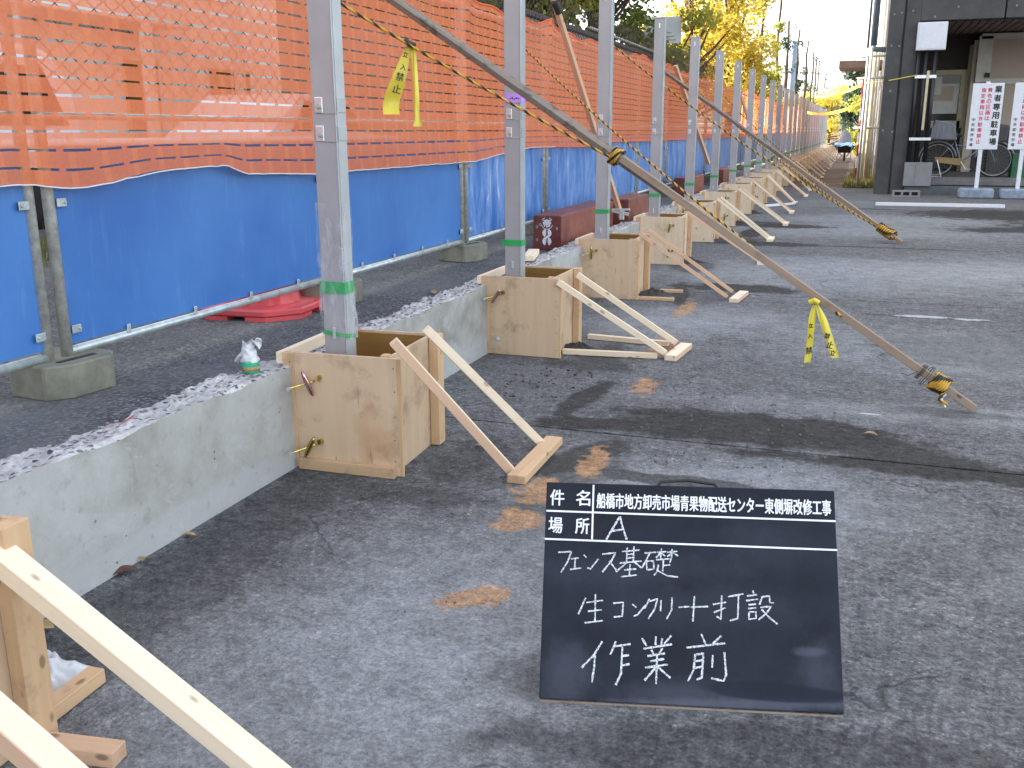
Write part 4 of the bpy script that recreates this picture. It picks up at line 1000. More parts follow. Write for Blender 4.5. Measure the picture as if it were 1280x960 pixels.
# ribbons
def ribbon(parent, pts, w, mat, name='tail', side=(1, 0, 0), tw=0.0, nseg=14):
    pts = [Vector(p) for p in pts]
    def cr(t_):
        n = len(pts)-1; i_ = min(n-1, int(t_*n)); f = t_*n-i_
        p0 = pts[max(0, i_-1)]; p1 = pts[i_]; p2 = pts[i_+1]; p3 = pts[min(n, i_+2)]
        return 0.5*((2*p1)+(p2-p0)*f+(2*p0-5*p1+4*p2-p3)*f*f+(3*p1-p0-3*p2+p3)*f**3)
    def f(u, v):
        c = cr(v); s_ = Vector(side); s_ = Matrix.Rotation(tw*v, 3, 'Z') @ s_
        ww = w(v) if callable(w) else w
        return c + s_*ww*(u-0.5) + Vector((0, 0.006*math.sin(u*6+v*4), 0))
    return P(name, MB().grid(f, 4, nseg), mat, parent, smooth=True, fixn=False)
def facing(p):
    v = Vector(EYE) - Vector(p); return Vector((-v.y, v.x, 0)).normalized()*-1 if False else Vector((v.y, -v.x, 0)).normalized()
kn = py(513, 55, 3.98)
th = thing('warning_tape', 'yellow tape tied on the rope in front of the orange net, two long tails', 'tape', kn, 'yellow warning tapes')
S_ = Vector((0.92, 0.39, 0)).normalized()
def at(x, y, Y): return py(x, y, Y)
ribbon(th, [at(512, 56, 3.98), at(505, 75, 3.97), at(497, 100, 3.95), at(489, 128, 3.95), at(490, 143, 3.93)], lambda v: 0.02+0.05*min(1, v*1.8), M['yellow_tape'], side=S_)
ribbon(th, [at(516, 56, 3.98), at(518, 85, 3.97), at(520, 120, 3.96), at(521, 140, 3.96), at(523, 158, 3.95)], lambda v: 0.022+0.03*max(0, v-0.85)*5, M['yellow_tape'], side=S_)
P('knot', MB().tube([kn+Vector((-0.02, -0.005, 0.012)), kn+Vector((0, -0.012, 0)), kn+Vector((0.025, -0.008, -0.01))], 0.013, 8), M['ink'], th)
def glyph(th, ch, x, y, Y, size, rot):
    p = py(x, y, Y-0.014); xx = S_; zz = Vector((0, 0, 1)); nn = xx.cross(zz)
    m_ = Matrix((xx, zz, nn)).transposed().to_4x4() @ Matrix.Rotation(rot, 4, 'Z'); m_.translation = p
    place_text('lettering', ch, M['ink'], th, m_, size, 0.0008, w=size, h=size, center=True)
for ch, x, y, sz in (('立', 507, 68, .022), ('入', 504, 84, .024), ('禁', 500, 96, .034), ('止', 496, 111, .036)): glyph(th, ch, x, y, 3.93, sz, -0.25)
k2 = py(1018, 377, 4.60)
th = thing('warning_tape', 'yellow tape with two short tails hanging below the long timber', 'tape', k2, 'yellow warning tapes')
ribbon(th, [at(1018, 381, 4.58), at(1015, 398, 4.57), at(1012, 430, 4.57), at(1009, 453, 4.56)], lambda v: 0.012+0.022*min(1, v*3), M['yellow_tape'], side=S_, tw=0.2)
ribbon(th, [at(1021, 381, 4.58), at(1028, 398, 4.57), at(1037, 425, 4.57), at(1044, 447, 4.56)], lambda v: 0.012+0.026*min(1, v*3), M['yellow_tape'], side=S_, tw=-0.2)
P('knot', MB().tube([k2+Vector((-0.02, -0.03, 0.0)), k2+Vector((0.0, -0.035, 0.012)), k2+Vector((0.02, -0.03, 0.0))], 0.012, 8), M['yellow_tape'], th)
for ch, x, y, sz, r_ in (('立', 1013.5, 407, .02, .1), ('入', 1012.5, 420, .02, .1), ('禁', 1011.3, 438, .032, .1), ('禁', 1034, 420, .026, -.25), ('止', 1037.5, 431, .032, -.25), ('立', 1041, 441, .026, -.25)): glyph(th, ch, x, y, 4.555, sz, r_)

# ================================================================== chalkboard
BX, BY, BYAW, BW, BH, BLEAN = -0.583, 1.827, 0.243, 0.672, 0.501, 0.527
bu = Vector((math.cos(BYAW), math.sin(BYAW), 0)); bn = Vector((-math.sin(BYAW), math.cos(BYAW), 0))
bv = Vector((0, 0, 1))*math.cos(BLEAN) + bn*math.sin(BLEAN); bf = bu.cross(bv)     # bf points to the viewer side
bo = Vector((BX, BY, 0.004))
th = thing('chalkboard', 'dark construction chalkboard with white printed headings and chalk handwriting, standing on the yard', 'chalkboard', bo)
BM = Matrix((bu, bv, bf)).transposed().to_4x4(); BM.translation = bo
def bobj(name, mb, mat, bevel=0.0, par=None, **k):
    me = mesh_from(name, mb, mat, bevel=bevel); o = bpy.data.objects.new(name, me); COL.objects.link(o); o.parent = th
    m_ = BM.copy(); m_.translation = (0, 0, 0); o.matrix_local = m_; return props(o, **k)
bobj('board_panel', MB().span(0, BW, 0.006, BH, -0.012, 0), M['board'], 0.002)
bobj('bottom_edge', MB().span(0.001, BW-0.001, -0.002, 0.0038, -0.011, -0.001), M['weathered'], 0.001)
def buv(x, y):
    r_ = Vector(ray(x, y)); e_ = Vector(EYE); t_ = (bo-e_).dot(bf)/r_.dot(bf); p = e_+r_*t_-bo; return p.dot(bu), p.dot(bv)
def bstroke(mb, pts, w, jit=0.0, z=0.0008):
    P2 = [Vector(buv(*p)) for p in pts]; d_ = []
    for a_, b_ in zip(P2[:-1], P2[1:]):
        m_ = max(1, int((b_-a_).length/0.004))
        for q in range(m_): d_.append(a_.lerp(b_, q/m_))
    d_.append(P2[-1]); b = len(mb.v)
    for i_, p in enumerate(d_):
        t_ = (d_[min(i_+1, len(d_)-1)]-d_[max(0, i_-1)]).normalized(); n_ = Vector((-t_.y, t_.x)); ww = w/2*(1+jit*random.uniform(-1, 1))
        for s_ in (1, -1): q = p+n_*ww*s_; mb.v.append(Vector((q.x, q.y, z)))
    for i_ in range(len(d_)-1): mb.f.append((b+2*i_, b+2*i_+1, b+2*i_+3, b+2*i_+2))
Z7 = lambda x, y: (660+x/3.048, 580+y/3.048)
Z8 = lambda x, y: (660+x/3.048, 660+y/3.048)
mb = MB()
bstroke(mb, [Z7(70, 178), Z7(1172, 218)], 0.0042); 
bobj('printed_rule', mb, M['print']); mb = MB(); bstroke(mb, [Z7(64, 285), Z7(1178, 328)], 0.0042); bobj('printed_rule', mb, M['print'])
mb = MB(); bstroke(mb, [Z7(250, 80), Z7(244, 287)], 0.0042, z=0.0012); bobj('printed_rule', mb, M['print'])
def btext(name, txt, a_, b_, bold):
    """text filling the box given by its left bottom / right top pixel corners in the zoomed crop"""
    u0, v0 = buv(*Z7(*a_)); u1, v1 = buv(*Z7(*b_))
    m_ = BM @ Matrix.Translation((u0, v0, 0.0006)); 
    return place_text(name, txt, M['print'], th, m_, 0.03, bold, w=u1-u0, h=abs(v1-v0))
# box corners use the slope of the printed line itself, so width and height are taken separately
def btext2(txt, xl, yb, xr, hpx, bold=0.0009):
    sl_ = (218-178)/(1172-70)
    u0, v0 = buv(*Z7(xl, yb)); u1, _ = buv(*Z7(xr, yb+sl_*(xr-xl))); _, v1 = buv(*Z7(xl, yb-hpx))
    mm = text_mesh(txt, 0.1, 0.0, 0.0); xs = [v.co.x for v in mm.vertices]; ys_ = [v.co.y for v in mm.vertices]
    sx = (u1-u0)/(max(xs)-min(xs)); sy = (v1-v0)/(max(ys_)-min(ys_)); dd = (bold-0.0002)
    bm = bmesh.new()
    for q, (ox, oy) in enumerate(((0, 0), (dd, 0), (-dd, 0), (0, dd*.7), (0, -dd*.7), (dd*.7, dd*.5), (-dd*.7, -dd*.5))):
        n0 = len(bm.verts); bm.from_mesh(mm); bm.verts.ensure_lookup_table()
        for v in bm.verts[n0:]: v.co.x = (v.co.x-min(xs))*sx+ox; v.co.y = (v.co.y-min(ys_))*sy+oy; v.co.z = 0.0003+q*0.00006
    me = bpy.data.meshes.new('printed_heading'); bm.to_mesh(me); bm.free(); me.materials.clear(); me.materials.append(M['print'])
    o = bpy.data.objects.new('printed_heading', me); COL.objects.link(o); o.parent = th; m_ = BM @ Matrix.Translation((u0, v0, 0.0006)); m_.translation -= bo; o.matrix_local = m_
btext2('件', 84, 157, 137, 60); btext2('名', 183, 158, 236, 58); btext2('場', 78, 262, 130, 60); btext2('所', 180, 265, 232, 60)
btext2('船橋市地方卸売市場青果物配送センター東側塀改修工事', 262, 168, 1155, 58, 0.0010)
chalk = {
 'A': [[(350, -44), (298, 44)], [(350, -44), (360, -5), (376, 44)], [(318, 12), (366, 5)]],
 'フ': [[(115, 93), (166, 90), (150, 130), (125, 170)]], 'ェ': [[(163, 118), (192, 114)], [(180, 116), (178, 154)], [(160, 158), (203, 152)]],
 'ン': [[(212, 102), (222, 112)], [(226, 152), (238, 156), (268, 118)]], 'ス': [[(283, 100), (334, 94), (318, 125), (283, 168)], [(310, 126), (336, 160)]],
 '基': [[(358, 90), (425, 84)], [(378, 74), (375, 130)], [(404, 70), (401, 127)], [(376, 101), (402, 99)], [(376, 114), (402, 113)], [(348, 134), (432, 126)], [(374, 134), (335, 167)], [(404, 128), (432, 152)], [(389, 138), (386, 182)], [(366, 160), (412, 156)], [(354, 186), (414, 179)]],
 '礎': [[(444, 96), (486, 92)], [(464, 96), (434, 152)], [(451, 126), (453, 160), (480, 156), (478, 126), (451, 126)], [(490, 93), (526, 90)], [(508, 78), (505, 115)], [(505, 95), (488, 113)], [(508, 95), (522, 107)], [(530, 93), (568, 89)], [(549, 80), (547, 113)], [(547, 95), (531, 110)], [(549, 92), (571, 106)], [(488, 121), (546, 117), (540, 132)], [(516, 121), (513, 165)], [(515, 143), (541, 140)], [(497, 140), (492, 165), (480, 180)], [(490, 160), (530, 182), (571, 187)]],
 '生': [[(220, 266), (192, 328)], [(222, 284), (285, 276)], [(228, 317), (280, 312)], [(216, 361), (285, 353)], [(257, 252), (255, 357)]],
 'コ': [[(324, 287), (363, 283), (359, 335)], [(327, 339), (361, 336)]], 'ン2': [[(397, 290), (412, 302)], [(403, 336), (418, 330), (448, 293)]],
 'ク': [[(463, 270), (444, 308)], [(461, 280), (494, 270), (482, 310), (458, 346)]], 'リ': [[(507, 275), (505, 317)], [(549, 264), (547, 312), (528, 347)]],
 'ー': [[(574, 302), (614, 299)]], 'ト': [[(634, 260), (628, 356)], [(620, 302), (686, 299)]],
 '打': [[(704, 291), (754, 283)], [(738, 256), (735, 348), (718, 336)], [(708, 322), (752, 304)], [(762, 262), (820, 251)], [(802, 254), (799, 345), (768, 353)]],
 '設': [[(856, 238), (861, 250)], [(834, 259), (872, 254)], [(830, 277), (876, 271)], [(840, 293), (868, 290)], [(839, 307), (868, 304)], [(842, 320), (841, 348), (869, 344), (868, 319), (842, 320)], [(892, 262), (882, 292)], [(892, 262), (920, 259), (921, 284), (936, 286)], [(885, 303), (927, 298), (908, 325), (878, 350)], [(890, 310), (918, 340), (950, 366)]],
 '作': [[(283, 432), (250, 485), (204, 532)], [(255, 480), (252, 530), (243, 588)], [(335, 432), (314, 482)], [(324, 452), (390, 442)], [(360, 450), (354, 555), (334, 598)], [(358, 488), (384, 484)], [(357, 524), (387, 518)]],
 '業': [[(434, 420), (452, 449)], [(487, 413), (486, 446)], [(511, 420), (508, 444)], [(545, 410), (520, 441)], [(440, 460), (548, 443)], [(470, 464), (478, 480)], [(512, 458), (500, 477)], [(455, 488), (522, 478)], [(465, 508), (518, 499)], [(446, 532), (532, 520)], [(492, 482), (488, 594)], [(486, 532), (444, 581)], [(495, 530), (542, 571)]],
 '前': [[(660, 404), (676, 441)], [(736, 411), (704, 441)], [(604, 456), (750, 439)], [(637, 480), (631, 540), (609, 584)], [(637, 483), (668, 478), (662, 570), (642, 578)], [(634, 508), (664, 504)], [(631, 534), (663, 528)], [(704, 484), (701, 532)], [(748, 473), (755, 560), (745, 583), (698, 572)]],
}
for ch, st in chalk.items():
    mb = MB(); w = 0.0044 if ch in '作業前A' else 0.0034
    for s_ in st:
        for dx, dy, ww in ((0, 0, 1.0), (1.2, 0.8, 0.45)):
            bstroke(mb, [Z8(x+dx, y+dy) for x, y in s_], w*ww, 0.28, z=0.0006+0.0002*(dx > 0)+0.00005*random.random())
    bobj('chalk_writing', mb, M['chalk'])
# carrying handle and rear stay
u0, v0 = buv(822, 609); u1, v1 = buv(900, 611)
hp_ = [BM @ Vector(p) for p in ((u0, BH-0.004, -0.018), (u0+0.008, BH+0.012, -0.02), ((u0+u1)/2, BH+0.018, -0.022), (u1-0.01, BH+0.010, -0.02), (u1, BH-0.006, -0.018))]
P('handle', MB().tube(hp_, 0.0042, 8), M['ink'], th, True)
for s_ in (0.12, 0.50):
    a_ = BM @ Vector((s_, BH*0.72, -0.014)); b_ = bo + bu*s_ + bn*0.44 + Vector((0, 0, 0.004))
    P('rear_leg', MB().tube([a_, b_], 0.007, 8), M['weathered_end'], th)

# ================================================================== leaves and litter on the yard
def leaf(x, y, z, L, wd, rz, mat, label, curl=0.3):
    def f(u, v):
        s_ = math.sin(math.pi*min(1, max(0, v)))**0.7; xx = (u-0.5)*wd*s_; yy = (v-0.5)*L
        return Vector((xx*math.cos(rz)-yy*math.sin(rz), xx*math.sin(rz)+yy*math.cos(rz), 0.006+curl*(abs(u-0.5)*wd*s_)*0.9+0.008*math.sin(v*3)))
    mb = MB().grid(lambda u, v: f(u, v)+Vector((x, y, z)), 6, 8)
    return solo('fallen_leaf', mb, mat, (x, y, z), label, 'leaf', 'fallen leaves', smooth=True, fixn=False)
p = g(157, 717); leaf(p.x, p.y, 0, 0.075, 0.038, -0.5, M['leafbrown'], 'dark brown leaf at the foot of the low wall')
p = g(236, 672); leaf(p.x, p.y, 0, 0.05, 0.022, -1.2, M['leafyellow'], 'yellowish leaf below the bare wall, above the brown leaf')
p = g(180, 702); leaf(p.x, p.y, 0, 0.028, 0.02, 0.4, M['leafyellow'], 'tiny pale leaf just right of the dark brown leaf')
p = g(40, 786); leaf(p.x+0.03, p.y, 0, 0.07, 0.05, -1.2, M['leafyellow'], 'tan curled leaf by the corner formwork box')
p = g(600, 560); leaf(p.x, p.y, 0, 0.055, 0.03, 1.3, M['leafyellow'], 'tan leaf under the nearest whole pair of struts')
p = g(1088, 545); leaf(p.x, p.y, 0, 0.06, 0.03, 1.5, M['leafyellow'], 'small tan leaf on the open yard right of the damp patch')
p = g(540, 367, ZA); leaf(p.x, p.y, ZA, 0.07, 0.05, 1.0, M['leafyellow'], 'yellow leaf on the asphalt strip near the wall')
def debris(name, label, cx, cy, rx, ry, n, z=0.0, smin=0.003, smax=0.011, mat=None):
    mb = MB(); rr = random.Random(int(cx*100+cy*1000))
    for _ in range(n):
        a_ = rr.uniform(0, 6.28); q = rr.random()**0.5; s_ = rr.uniform(smin, smax)
        mb.box((cx+rx*q*math.cos(a_), cy+ry*q*math.sin(a_), z+s_*0.25), (s_, s_*rr.uniform(.5, 1), s_*rr.uniform(.3, .8)), Matrix.Rotation(rr.uniform(0, 3), 3, (rr.random(), rr.random(), 1)))
    return solo(name, mb, mat or M['plinth'], (cx, cy, z), label, 'debris', kind='stuff')
debris('grit', 'loose concrete grit along the foot of the low wall', -1.90, 2.3, 0.05, 1.3, 160, smax=0.007, mat=M['plinth'])
debris('grit', 'dark crumbs between the first and second formwork boxes', -1.40, 4.55, 0.25, 0.35, 70, smax=0.015, mat=M['coping'])
debris('grit', 'loose grit scattered over the damp patches of the yard', -0.7, 4.1, 0.9, 0.6, 240, smax=0.012)
debris('grit', 'fine grit scattered over the open yard', 0.2, 4.0, 2.0, 2.6, 900, smin=0.002, smax=0.007)
debris('grit', 'chips of broken concrete on the asphalt beside the wall', -2.2, 4.0, 0.06, 2.6, 260, z=ZA, smax=0.016, mat=M['broken'])

# ================================================================== market building on the right
BYF = 21.2
th = thing('market_building', 'dark grey concrete building with a recessed porch at the right edge', 'building', (0.9, BYF, 0))
BHT = 6.2
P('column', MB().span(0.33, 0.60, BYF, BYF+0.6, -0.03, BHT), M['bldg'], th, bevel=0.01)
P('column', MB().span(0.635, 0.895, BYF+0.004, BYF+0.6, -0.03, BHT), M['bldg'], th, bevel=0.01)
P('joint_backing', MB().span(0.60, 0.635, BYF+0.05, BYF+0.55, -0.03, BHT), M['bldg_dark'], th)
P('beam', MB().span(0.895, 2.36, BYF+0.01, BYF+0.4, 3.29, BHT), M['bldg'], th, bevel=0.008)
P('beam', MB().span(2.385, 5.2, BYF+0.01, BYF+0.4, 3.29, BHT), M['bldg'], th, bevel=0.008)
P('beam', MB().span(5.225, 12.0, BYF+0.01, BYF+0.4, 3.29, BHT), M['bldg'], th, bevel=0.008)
mb = MB()
for x_, z_ in ((0.42, 3.43), (0.55, 3.45), (0.75, 3.48), (1.55, 3.52), (0.42, 2.85), (0.56, 2.84), (0.47, 2.0), (0.4, 1.25), (0.58, 1.22), (1.15, 3.36), (2.55, 3.5)):
    mb.lathe((x_, BYF-0.001 if x_ < 0.9 else BYF+0.009, z_), [(0.020, 0.0), (0.018, -0.004)], 8, 'Y')
P('anchor_cap', mb, M['greybox'], th, kind='stuff')
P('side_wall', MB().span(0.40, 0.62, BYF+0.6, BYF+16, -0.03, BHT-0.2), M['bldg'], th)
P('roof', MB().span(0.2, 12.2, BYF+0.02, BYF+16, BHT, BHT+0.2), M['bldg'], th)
P('soffit', MB().span(0.895, 12, BYF+0.4, BYF+7.2, 3.36, 3.42), M['soffit'], th)
for i in range(22):
    x = 0.90+0.145*i
    P('soffit_board', MB().span(x, x+0.115, BYF+0.402, BYF+7.0, 3.33, 3.3595), M['soffit'], th)
P('porch_floor', MB().span(0.9, 12, BYF+0.12, BYF+7.2, 0.02, 0.335), M['step'], th, bevel=0.008)
P('step_lip', MB().span(1.36, 12, BYF+0.02, BYF+0.20, 0.19, 0.30), M['step'], th, bevel=0.01)
P('plinth', MB().span(0.897, 12, BYF-0.12, BYF+0.1, -0.03, 0.175), M['plinth'], th, bevel=0.01)
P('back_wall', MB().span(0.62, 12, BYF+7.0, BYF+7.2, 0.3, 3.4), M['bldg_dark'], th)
# recessed window at the back of the porch
YW = BYF+3.6
def wall_rect(name, pa, pb, Y, d, mat, par, bevel=0.004):
    a_, b_ = py(*pa, Y), py(*pb, Y); return P(name, MB().span(a_.x, b_.x, Y, Y+d, b_.z, a_.z), mat, par, bevel=bevel)
wall_rect('porch_wall', (1140, 38), (1222, 212), YW+0.06, 0.08, M['bldg_dark'], th)
w1 = wall_rect('window', (1168, 92), (1205, 158), YW+0.03, 0.02, M['glass'], th)
wall_rect('frame', (1160, 88), (1213, 93), YW, 0.06, M['cream'], w1); wall_rect('frame', (1160, 151), (1199, 160), YW, 0.06, M['cream'], w1)
wall_rect('frame', (1202, 93), (1208, 160), YW, 0.06, M['cream'], w1); wall_rect('frame', (1208.6, 88), (1212, 160), YW-0.02, 0.06, M['cream'], w1)
wall_rect('poster', (1165, 105), (1195.5, 142), YW+0.024, 0.004, M['whiteframe'], w1); wall_rect('poster_picture', (1167.5, 108), (1191, 126), YW+0.019, 0.004, M['beige'], w1)
wall_rect('notice', (1168, 96), (1176, 118), YW+0.012, 0.004, M['whiteframe'], w1)
YR = BYF+3.2
wall_rect('porch_wall', (1232, 42), (1400, 222), YR+0.08, 0.1, M['bldg_dark'], th)
wall_rect('pilaster', (1213, 56), (1217.5, 216), YR+0.35, 0.05, M['cream'], th); wall_rect('pilaster', (1218.5, 50), (1223, 218), YR+0.1, 0.05, M['beige'], th)
wall_rect('pilaster', (1223.6, 43), (1228, 112), YR+0.12, 0.05, M['bldg_dark'], th)
w2 = wall_rect('upper_window', (1237, 45), (1340, 98), YR+0.04, 0.02, M['beige'], th)
wall_rect('frame', (1228, 42), (1340, 45.5), YR, 0.06, M['whiteframe'], w2); wall_rect('frame', (1225, 45), (1236, 103), YR, 0.06, M['whiteframe'], w2); wall_rect('frame', (1234, 98.5), (1340, 104), YR-0.003, 0.06, M['whiteframe'], w2)
P('catch', MB().box(py(1234, 94, YR-0.02), (0.10, 0.03, 0.10)), M['ink'], w2)
wall_rect('lower_panel', (1239, 104.5), (1340, 158), YR+0.05, 0.02, M['beige'], th, 0); wall_rect('sill', (1238, 158.6), (1340, 163), YR, 0.08, M['greybox'], th); wall_rect('dado', (1237, 163.5), (1340, 222), YR+0.04, 0.03, M['bldg'], th)
# meter box, pipes, lower box
a_, b_ = py(1148, 28, BYF-0.14), py(1182, 62, BYF-0.14)
th2 = thing('meter_box', 'white square meter box high on the dark column, above the black pipes', 'meter box', (a_.x, BYF-0.01, b_.z))
P('case', MB().span(a_.x, b_.x, BYF-0.14, BYF-0.005, b_.z, a_.z), M['white'], th2, bevel=0.008)
P('door_panel', MB().span(a_.x+0.03, b_.x-0.03, BYF-0.147, BYF-0.1405, b_.z+0.03, a_.z-0.03), M['white'], th2, bevel=0.003)
mzb = b_.z
for i, (x0, x1, r_, m_) in enumerate(((1149, 1140, 0.040, 'blackpipe'), (1158.5, 1149, 0.040, 'blackpipe'), (1170, 1157.5, 0.042, 'blackpipe'))):
    pa, pb = py(x0, 64, BYF-0.07), py(x1, 203, BYF-0.07)
    solo('service_pipe', MB().tube([(pa.x, BYF-0.07, mzb+0.005), (pa.x, BYF-0.07, 0.62)], r_, 12), M[m_], (pa.x, BYF-0.07, 0.62), ['black pipe under the meter box, left of three', 'black pipe under the meter box, middle of three', 'black pipe under the meter box, right of three'][i], 'pipe', 'black pipes under the meter box', smooth=True)
pa = py(1160.5, 90, BYF-0.16)
solo('cable_duct', MB().span(pa.x-0.024, pa.x+0.024, BYF-0.14, BYF-0.115, 1.25, 2.36), M['cream'], (pa.x, BYF-0.13, 1.25), 'cream cable duct running down in front of the black pipes', 'cable duct', bevel=0.004)
for i, yy in enumerate((94, 172)):
    a_, b_ = py(1143.5-i*7, yy, BYF-0.12), py(1169-i*7, yy+3.5, BYF-0.12)
    solo('pipe_band', MB().span(a_.x, b_.x+0.02, BYF-0.118, BYF-0.112, b_.z, a_.z), M['zinc'], (a_.x, BYF-0.115, b_.z), ['upper metal band across the black pipes', 'lower metal band across the black pipes'][i], 'pipe band', 'bands holding the black pipes', bevel=0.001)
a_, b_ = py(1131, 203, BYF-0.2), py(1163, 233, BYF-0.2)
th2 = thing('service_box', 'grey square service box at the bottom of the black pipes', 'box', ((a_.x+b_.x)/2, BYF-0.2, b_.z))
P('case', MB().span(a_.x, b_.x, BYF-0.2, BYF-0.03, b_.z, a_.z), M['greybox'], th2, bevel=0.008); P('lid_seam', MB().span((a_.x+b_.x)/2-0.055, (a_.x+b_.x)/2-0.05, BYF-0.204, BYF-0.199, b_.z+0.02, a_.z-0.02), M['plinth'], th2)
# hollow block
a_ = g(1115, 246)
th2 = thing('hollow_block', 'hollow concrete block lying on its side at the foot of the dark column', 'concrete block', (a_.x+0.23, a_.y+0.06, 0))
mb = MB(); x0 = a_.x; w = 0.50; y0 = a_.y; y1 = y0+0.12; hh = 0.125
mb.span(x0, x0+w, y0, y1, 0.0, 0.03); mb.span(x0, x0+w, y0, y1, hh-0.03, hh)
for q in range(4): cx = x0+0.02+q*(w-0.04)/3; mb.span(cx-0.02, cx+0.02, y0+0.0015, y1-0.0015, 0.03, hh-0.03)
P('block_shell', mb, M['greybox'], th2); P('cores', MB().span(x0+0.01, x0+w-0.01, y1-0.025, y1-0.02, 0.02, hh-0.02), M['ink'], th2)
# white bar, grey channel plate
a_, b_ = g(1094, 257), g(1251, 257.5)
o = timber('white_bar', (a_.x, a_.y, 0.03), (b_.x, a_.y+0.05, 0.03), 0.07, 0.055, M['white'], bevel=0.004); props(o, 'long thin white bar lying on the ground before the dark building', 'bar')
a_, b_ = g(996, 257), g(1092, 256)
th2 = thing('channel_plate', 'wide grey channel plate lying on the ground at the lane entrance', 'metal plate', (a_.x, a_.y, 0))
P('plate', MB().span(a_.x, b_.x, a_.y-0.25, a_.y+0.30, 0.028, 0.036), M['greybox'], th2, bevel=0.002)
P('flange', MB().span(a_.x, b_.x, a_.y-0.256, a_.y-0.2505, 0.0, 0.075), M['greybox'], th2); P('flange', MB().span(a_.x, b_.x, a_.y+0.3005, a_.y+0.306, 0.0, 0.075), M['greybox'], th2)
a_, b_ = g(950, 259), g(994, 256)
o = timber('white_bar', (a_.x, a_.y, 0.02), (b_.x-0.02, b_.y, 0.02), 0.06, 0.035, M['white']); props(o, 'short white bar between the far braces and the grey channel plate', 'bar')

# parking signs
FR = Matrix(((1, 0, 0, 0), (0, 0, -1, 0), (0, 1, 0, 0), (0, 0, 0, 1)))
def psign(x0, x1, tilt, base_label, lab, full):
    Y = 20.3; th = thing('parking_sign', lab, 'sign', (x0+0.27, Y, 0), 'white parking notice boards')
    zb, zt = 0.90, 2.08
    P('sign_board', MB().span(x0, x1, Y-0.012, Y, zb, zt), M['white'], th, bevel=0.004)
    px_ = x0+0.25
    P('pole', MB().span(px_-0.035, px_+0.035, Y+0.001, Y+0.05, 0.12, zt+0.03), M['white'], th, bevel=0.004)
    mb = MB().ext([(x0-0.05, Y-0.14, 0), (x0+0.55, Y-0.14, 0), (x0+0.55, Y+0.16, 0), (x0-0.05, Y+0.16, 0)], (0, 0, 0.19))
    P('base_block', mb, M['block_blue'], th, bevel=0.03)
    def col(txt, cx, ztop, cs, step, mat, bold):
        for i_, ch in enumerate(txt):
            m_ = Matrix.Translation((cx, Y-0.0128, ztop-step*(i_+0.5))) @ FR
            place_text('lettering', ch, mat, th, m_, cs, bold, w=cs*0.92, h=cs*(0.94 if ch not in '一' else .2), center=True)
    Wd = x1-x0
    col('業者専用駐車場', x0+Wd*0.82, zt-0.03, 0.125, 0.155, M['ink'], 0.005)
    col('黄色の区画は', x0+Wd*0.56, zt-0.07, 0.082, 0.100, M['sign_red'], 0.0025)
    col('指定車両以外駐車禁止', x0+Wd*0.36, zt-0.07, 0.082, 0.1015, M['sign_red'], 0.0025)
    col('中央卸売市場', x0+Wd*0.135, zt-0.60, 0.062, 0.090, M['ink'], 0.0015)
M['block_blue'] = simple('blue_grey_painted_block', (0.25, 0.29, 0.36), 0.8, 0, 0.35, 9, 0.2)
psign(1.875, 2.40, 0, '', 'white parking notice board on a post, the one wholly in view', True)
psign(2.575, 3.10, 0, '', 'white parking notice board cut by the right edge of the view', True)
for o in SC.objects:
    pass

# thin yellow cord tied from the scaffold poles to the black pipes
solo('yellow_cord', MB().tube([py(1083, 104, 24.0), py(1112, 100.5, 21.1), py(1146, 94, 21.05)], 0.009, 6), M['yellow_tape'], py(1146, 94, 21.05), 'thin yellow cord crossing the dark column to the black pipes', 'cord')
# bicycle
bx, by, bz = py(1171, 200, BYF+0.45).x, BYF+0.45, 0.337
th = thing('bicycle', 'dark bicycle with a covered rear basket parked on the porch behind the sign', 'bicycle', (bx+0.5, by, bz))
RW = 0.325; fx = bx+1.05
for x_ in (bx, fx):
    prof_pts = [(x_+RW*math.cos(2*math.pi*q/40), by, bz+RW+0.01+RW*math.sin(2*math.pi*q/40)) for q in range(41)]
    ty = P('wheel', MB().tube(prof_pts, 0.017, 8, cap=False), M['tyre'], th, True)
    rim = [(x_+(RW-0.025)*math.cos(2*math.pi*q/40), by, bz+RW+0.01+(RW-0.025)*math.sin(2*math.pi*q/40)) for q in range(41)]
    P('rim', MB().tube(rim, 0.009, 6, cap=False), M['galv'], ty, True)
    mb = MB()
    for q in range(18): a_ = 2*math.pi*q/18; mb.tube([(x_, by+0.02*(1 if q % 2 else -1), bz+RW+0.01), (x_+(RW-0.03)*math.cos(a_), by, bz+RW+0.01+(RW-0.03)*math.sin(a_))], 0.0018, 4)
    P('spokes', mb, M['greybox'], ty)
    fen = [(x_+(RW+0.03)*math.cos(R(q)), by, bz+RW+0.01+(RW+0.03)*math.sin(R(q))) for q in range(10, 176, 9)]
    P('mudguard', MB().tube(fen, 0.019, 8), M['greybox'], th, True)
hz = bz+RW+0.01; bb = Vector((bx+0.44, by, hz-0.04)); seat = Vector((bx+0.28, by, hz+0.42)); head = Vector((bx+0.88, by, hz+0.36))
mb = MB().tube([(bx, by, hz), bb], 0.010, 8); mb.tube([bb, seat], 0.015, 8); mb.tube([bb, bb.lerp(head, .5)-Vector((0, 0, .04)), head], 0.016, 8); mb.tube([seat-Vector((-.03, 0, .12)), bb.lerp(head, .6), head-Vector((0, 0, .1))], 0.013, 8); mb.tube([(bx, by, hz), seat-Vector((0, 0, .1))], 0.008, 8); mb.tube([(fx, by, hz), head, head+Vector((-.06, 0, .22))], 0.014, 8)
P('frame', mb, M['bluegrey'], th, True)
P('handlebar', MB().tube([head+Vector((-.22, -.26, .22)), head+Vector((-.06, -.2, .24)), head+Vector((-.06, .2, .24)), head+Vector((-.22, .26, .22))], 0.012, 8), M['zinc'], th, True)
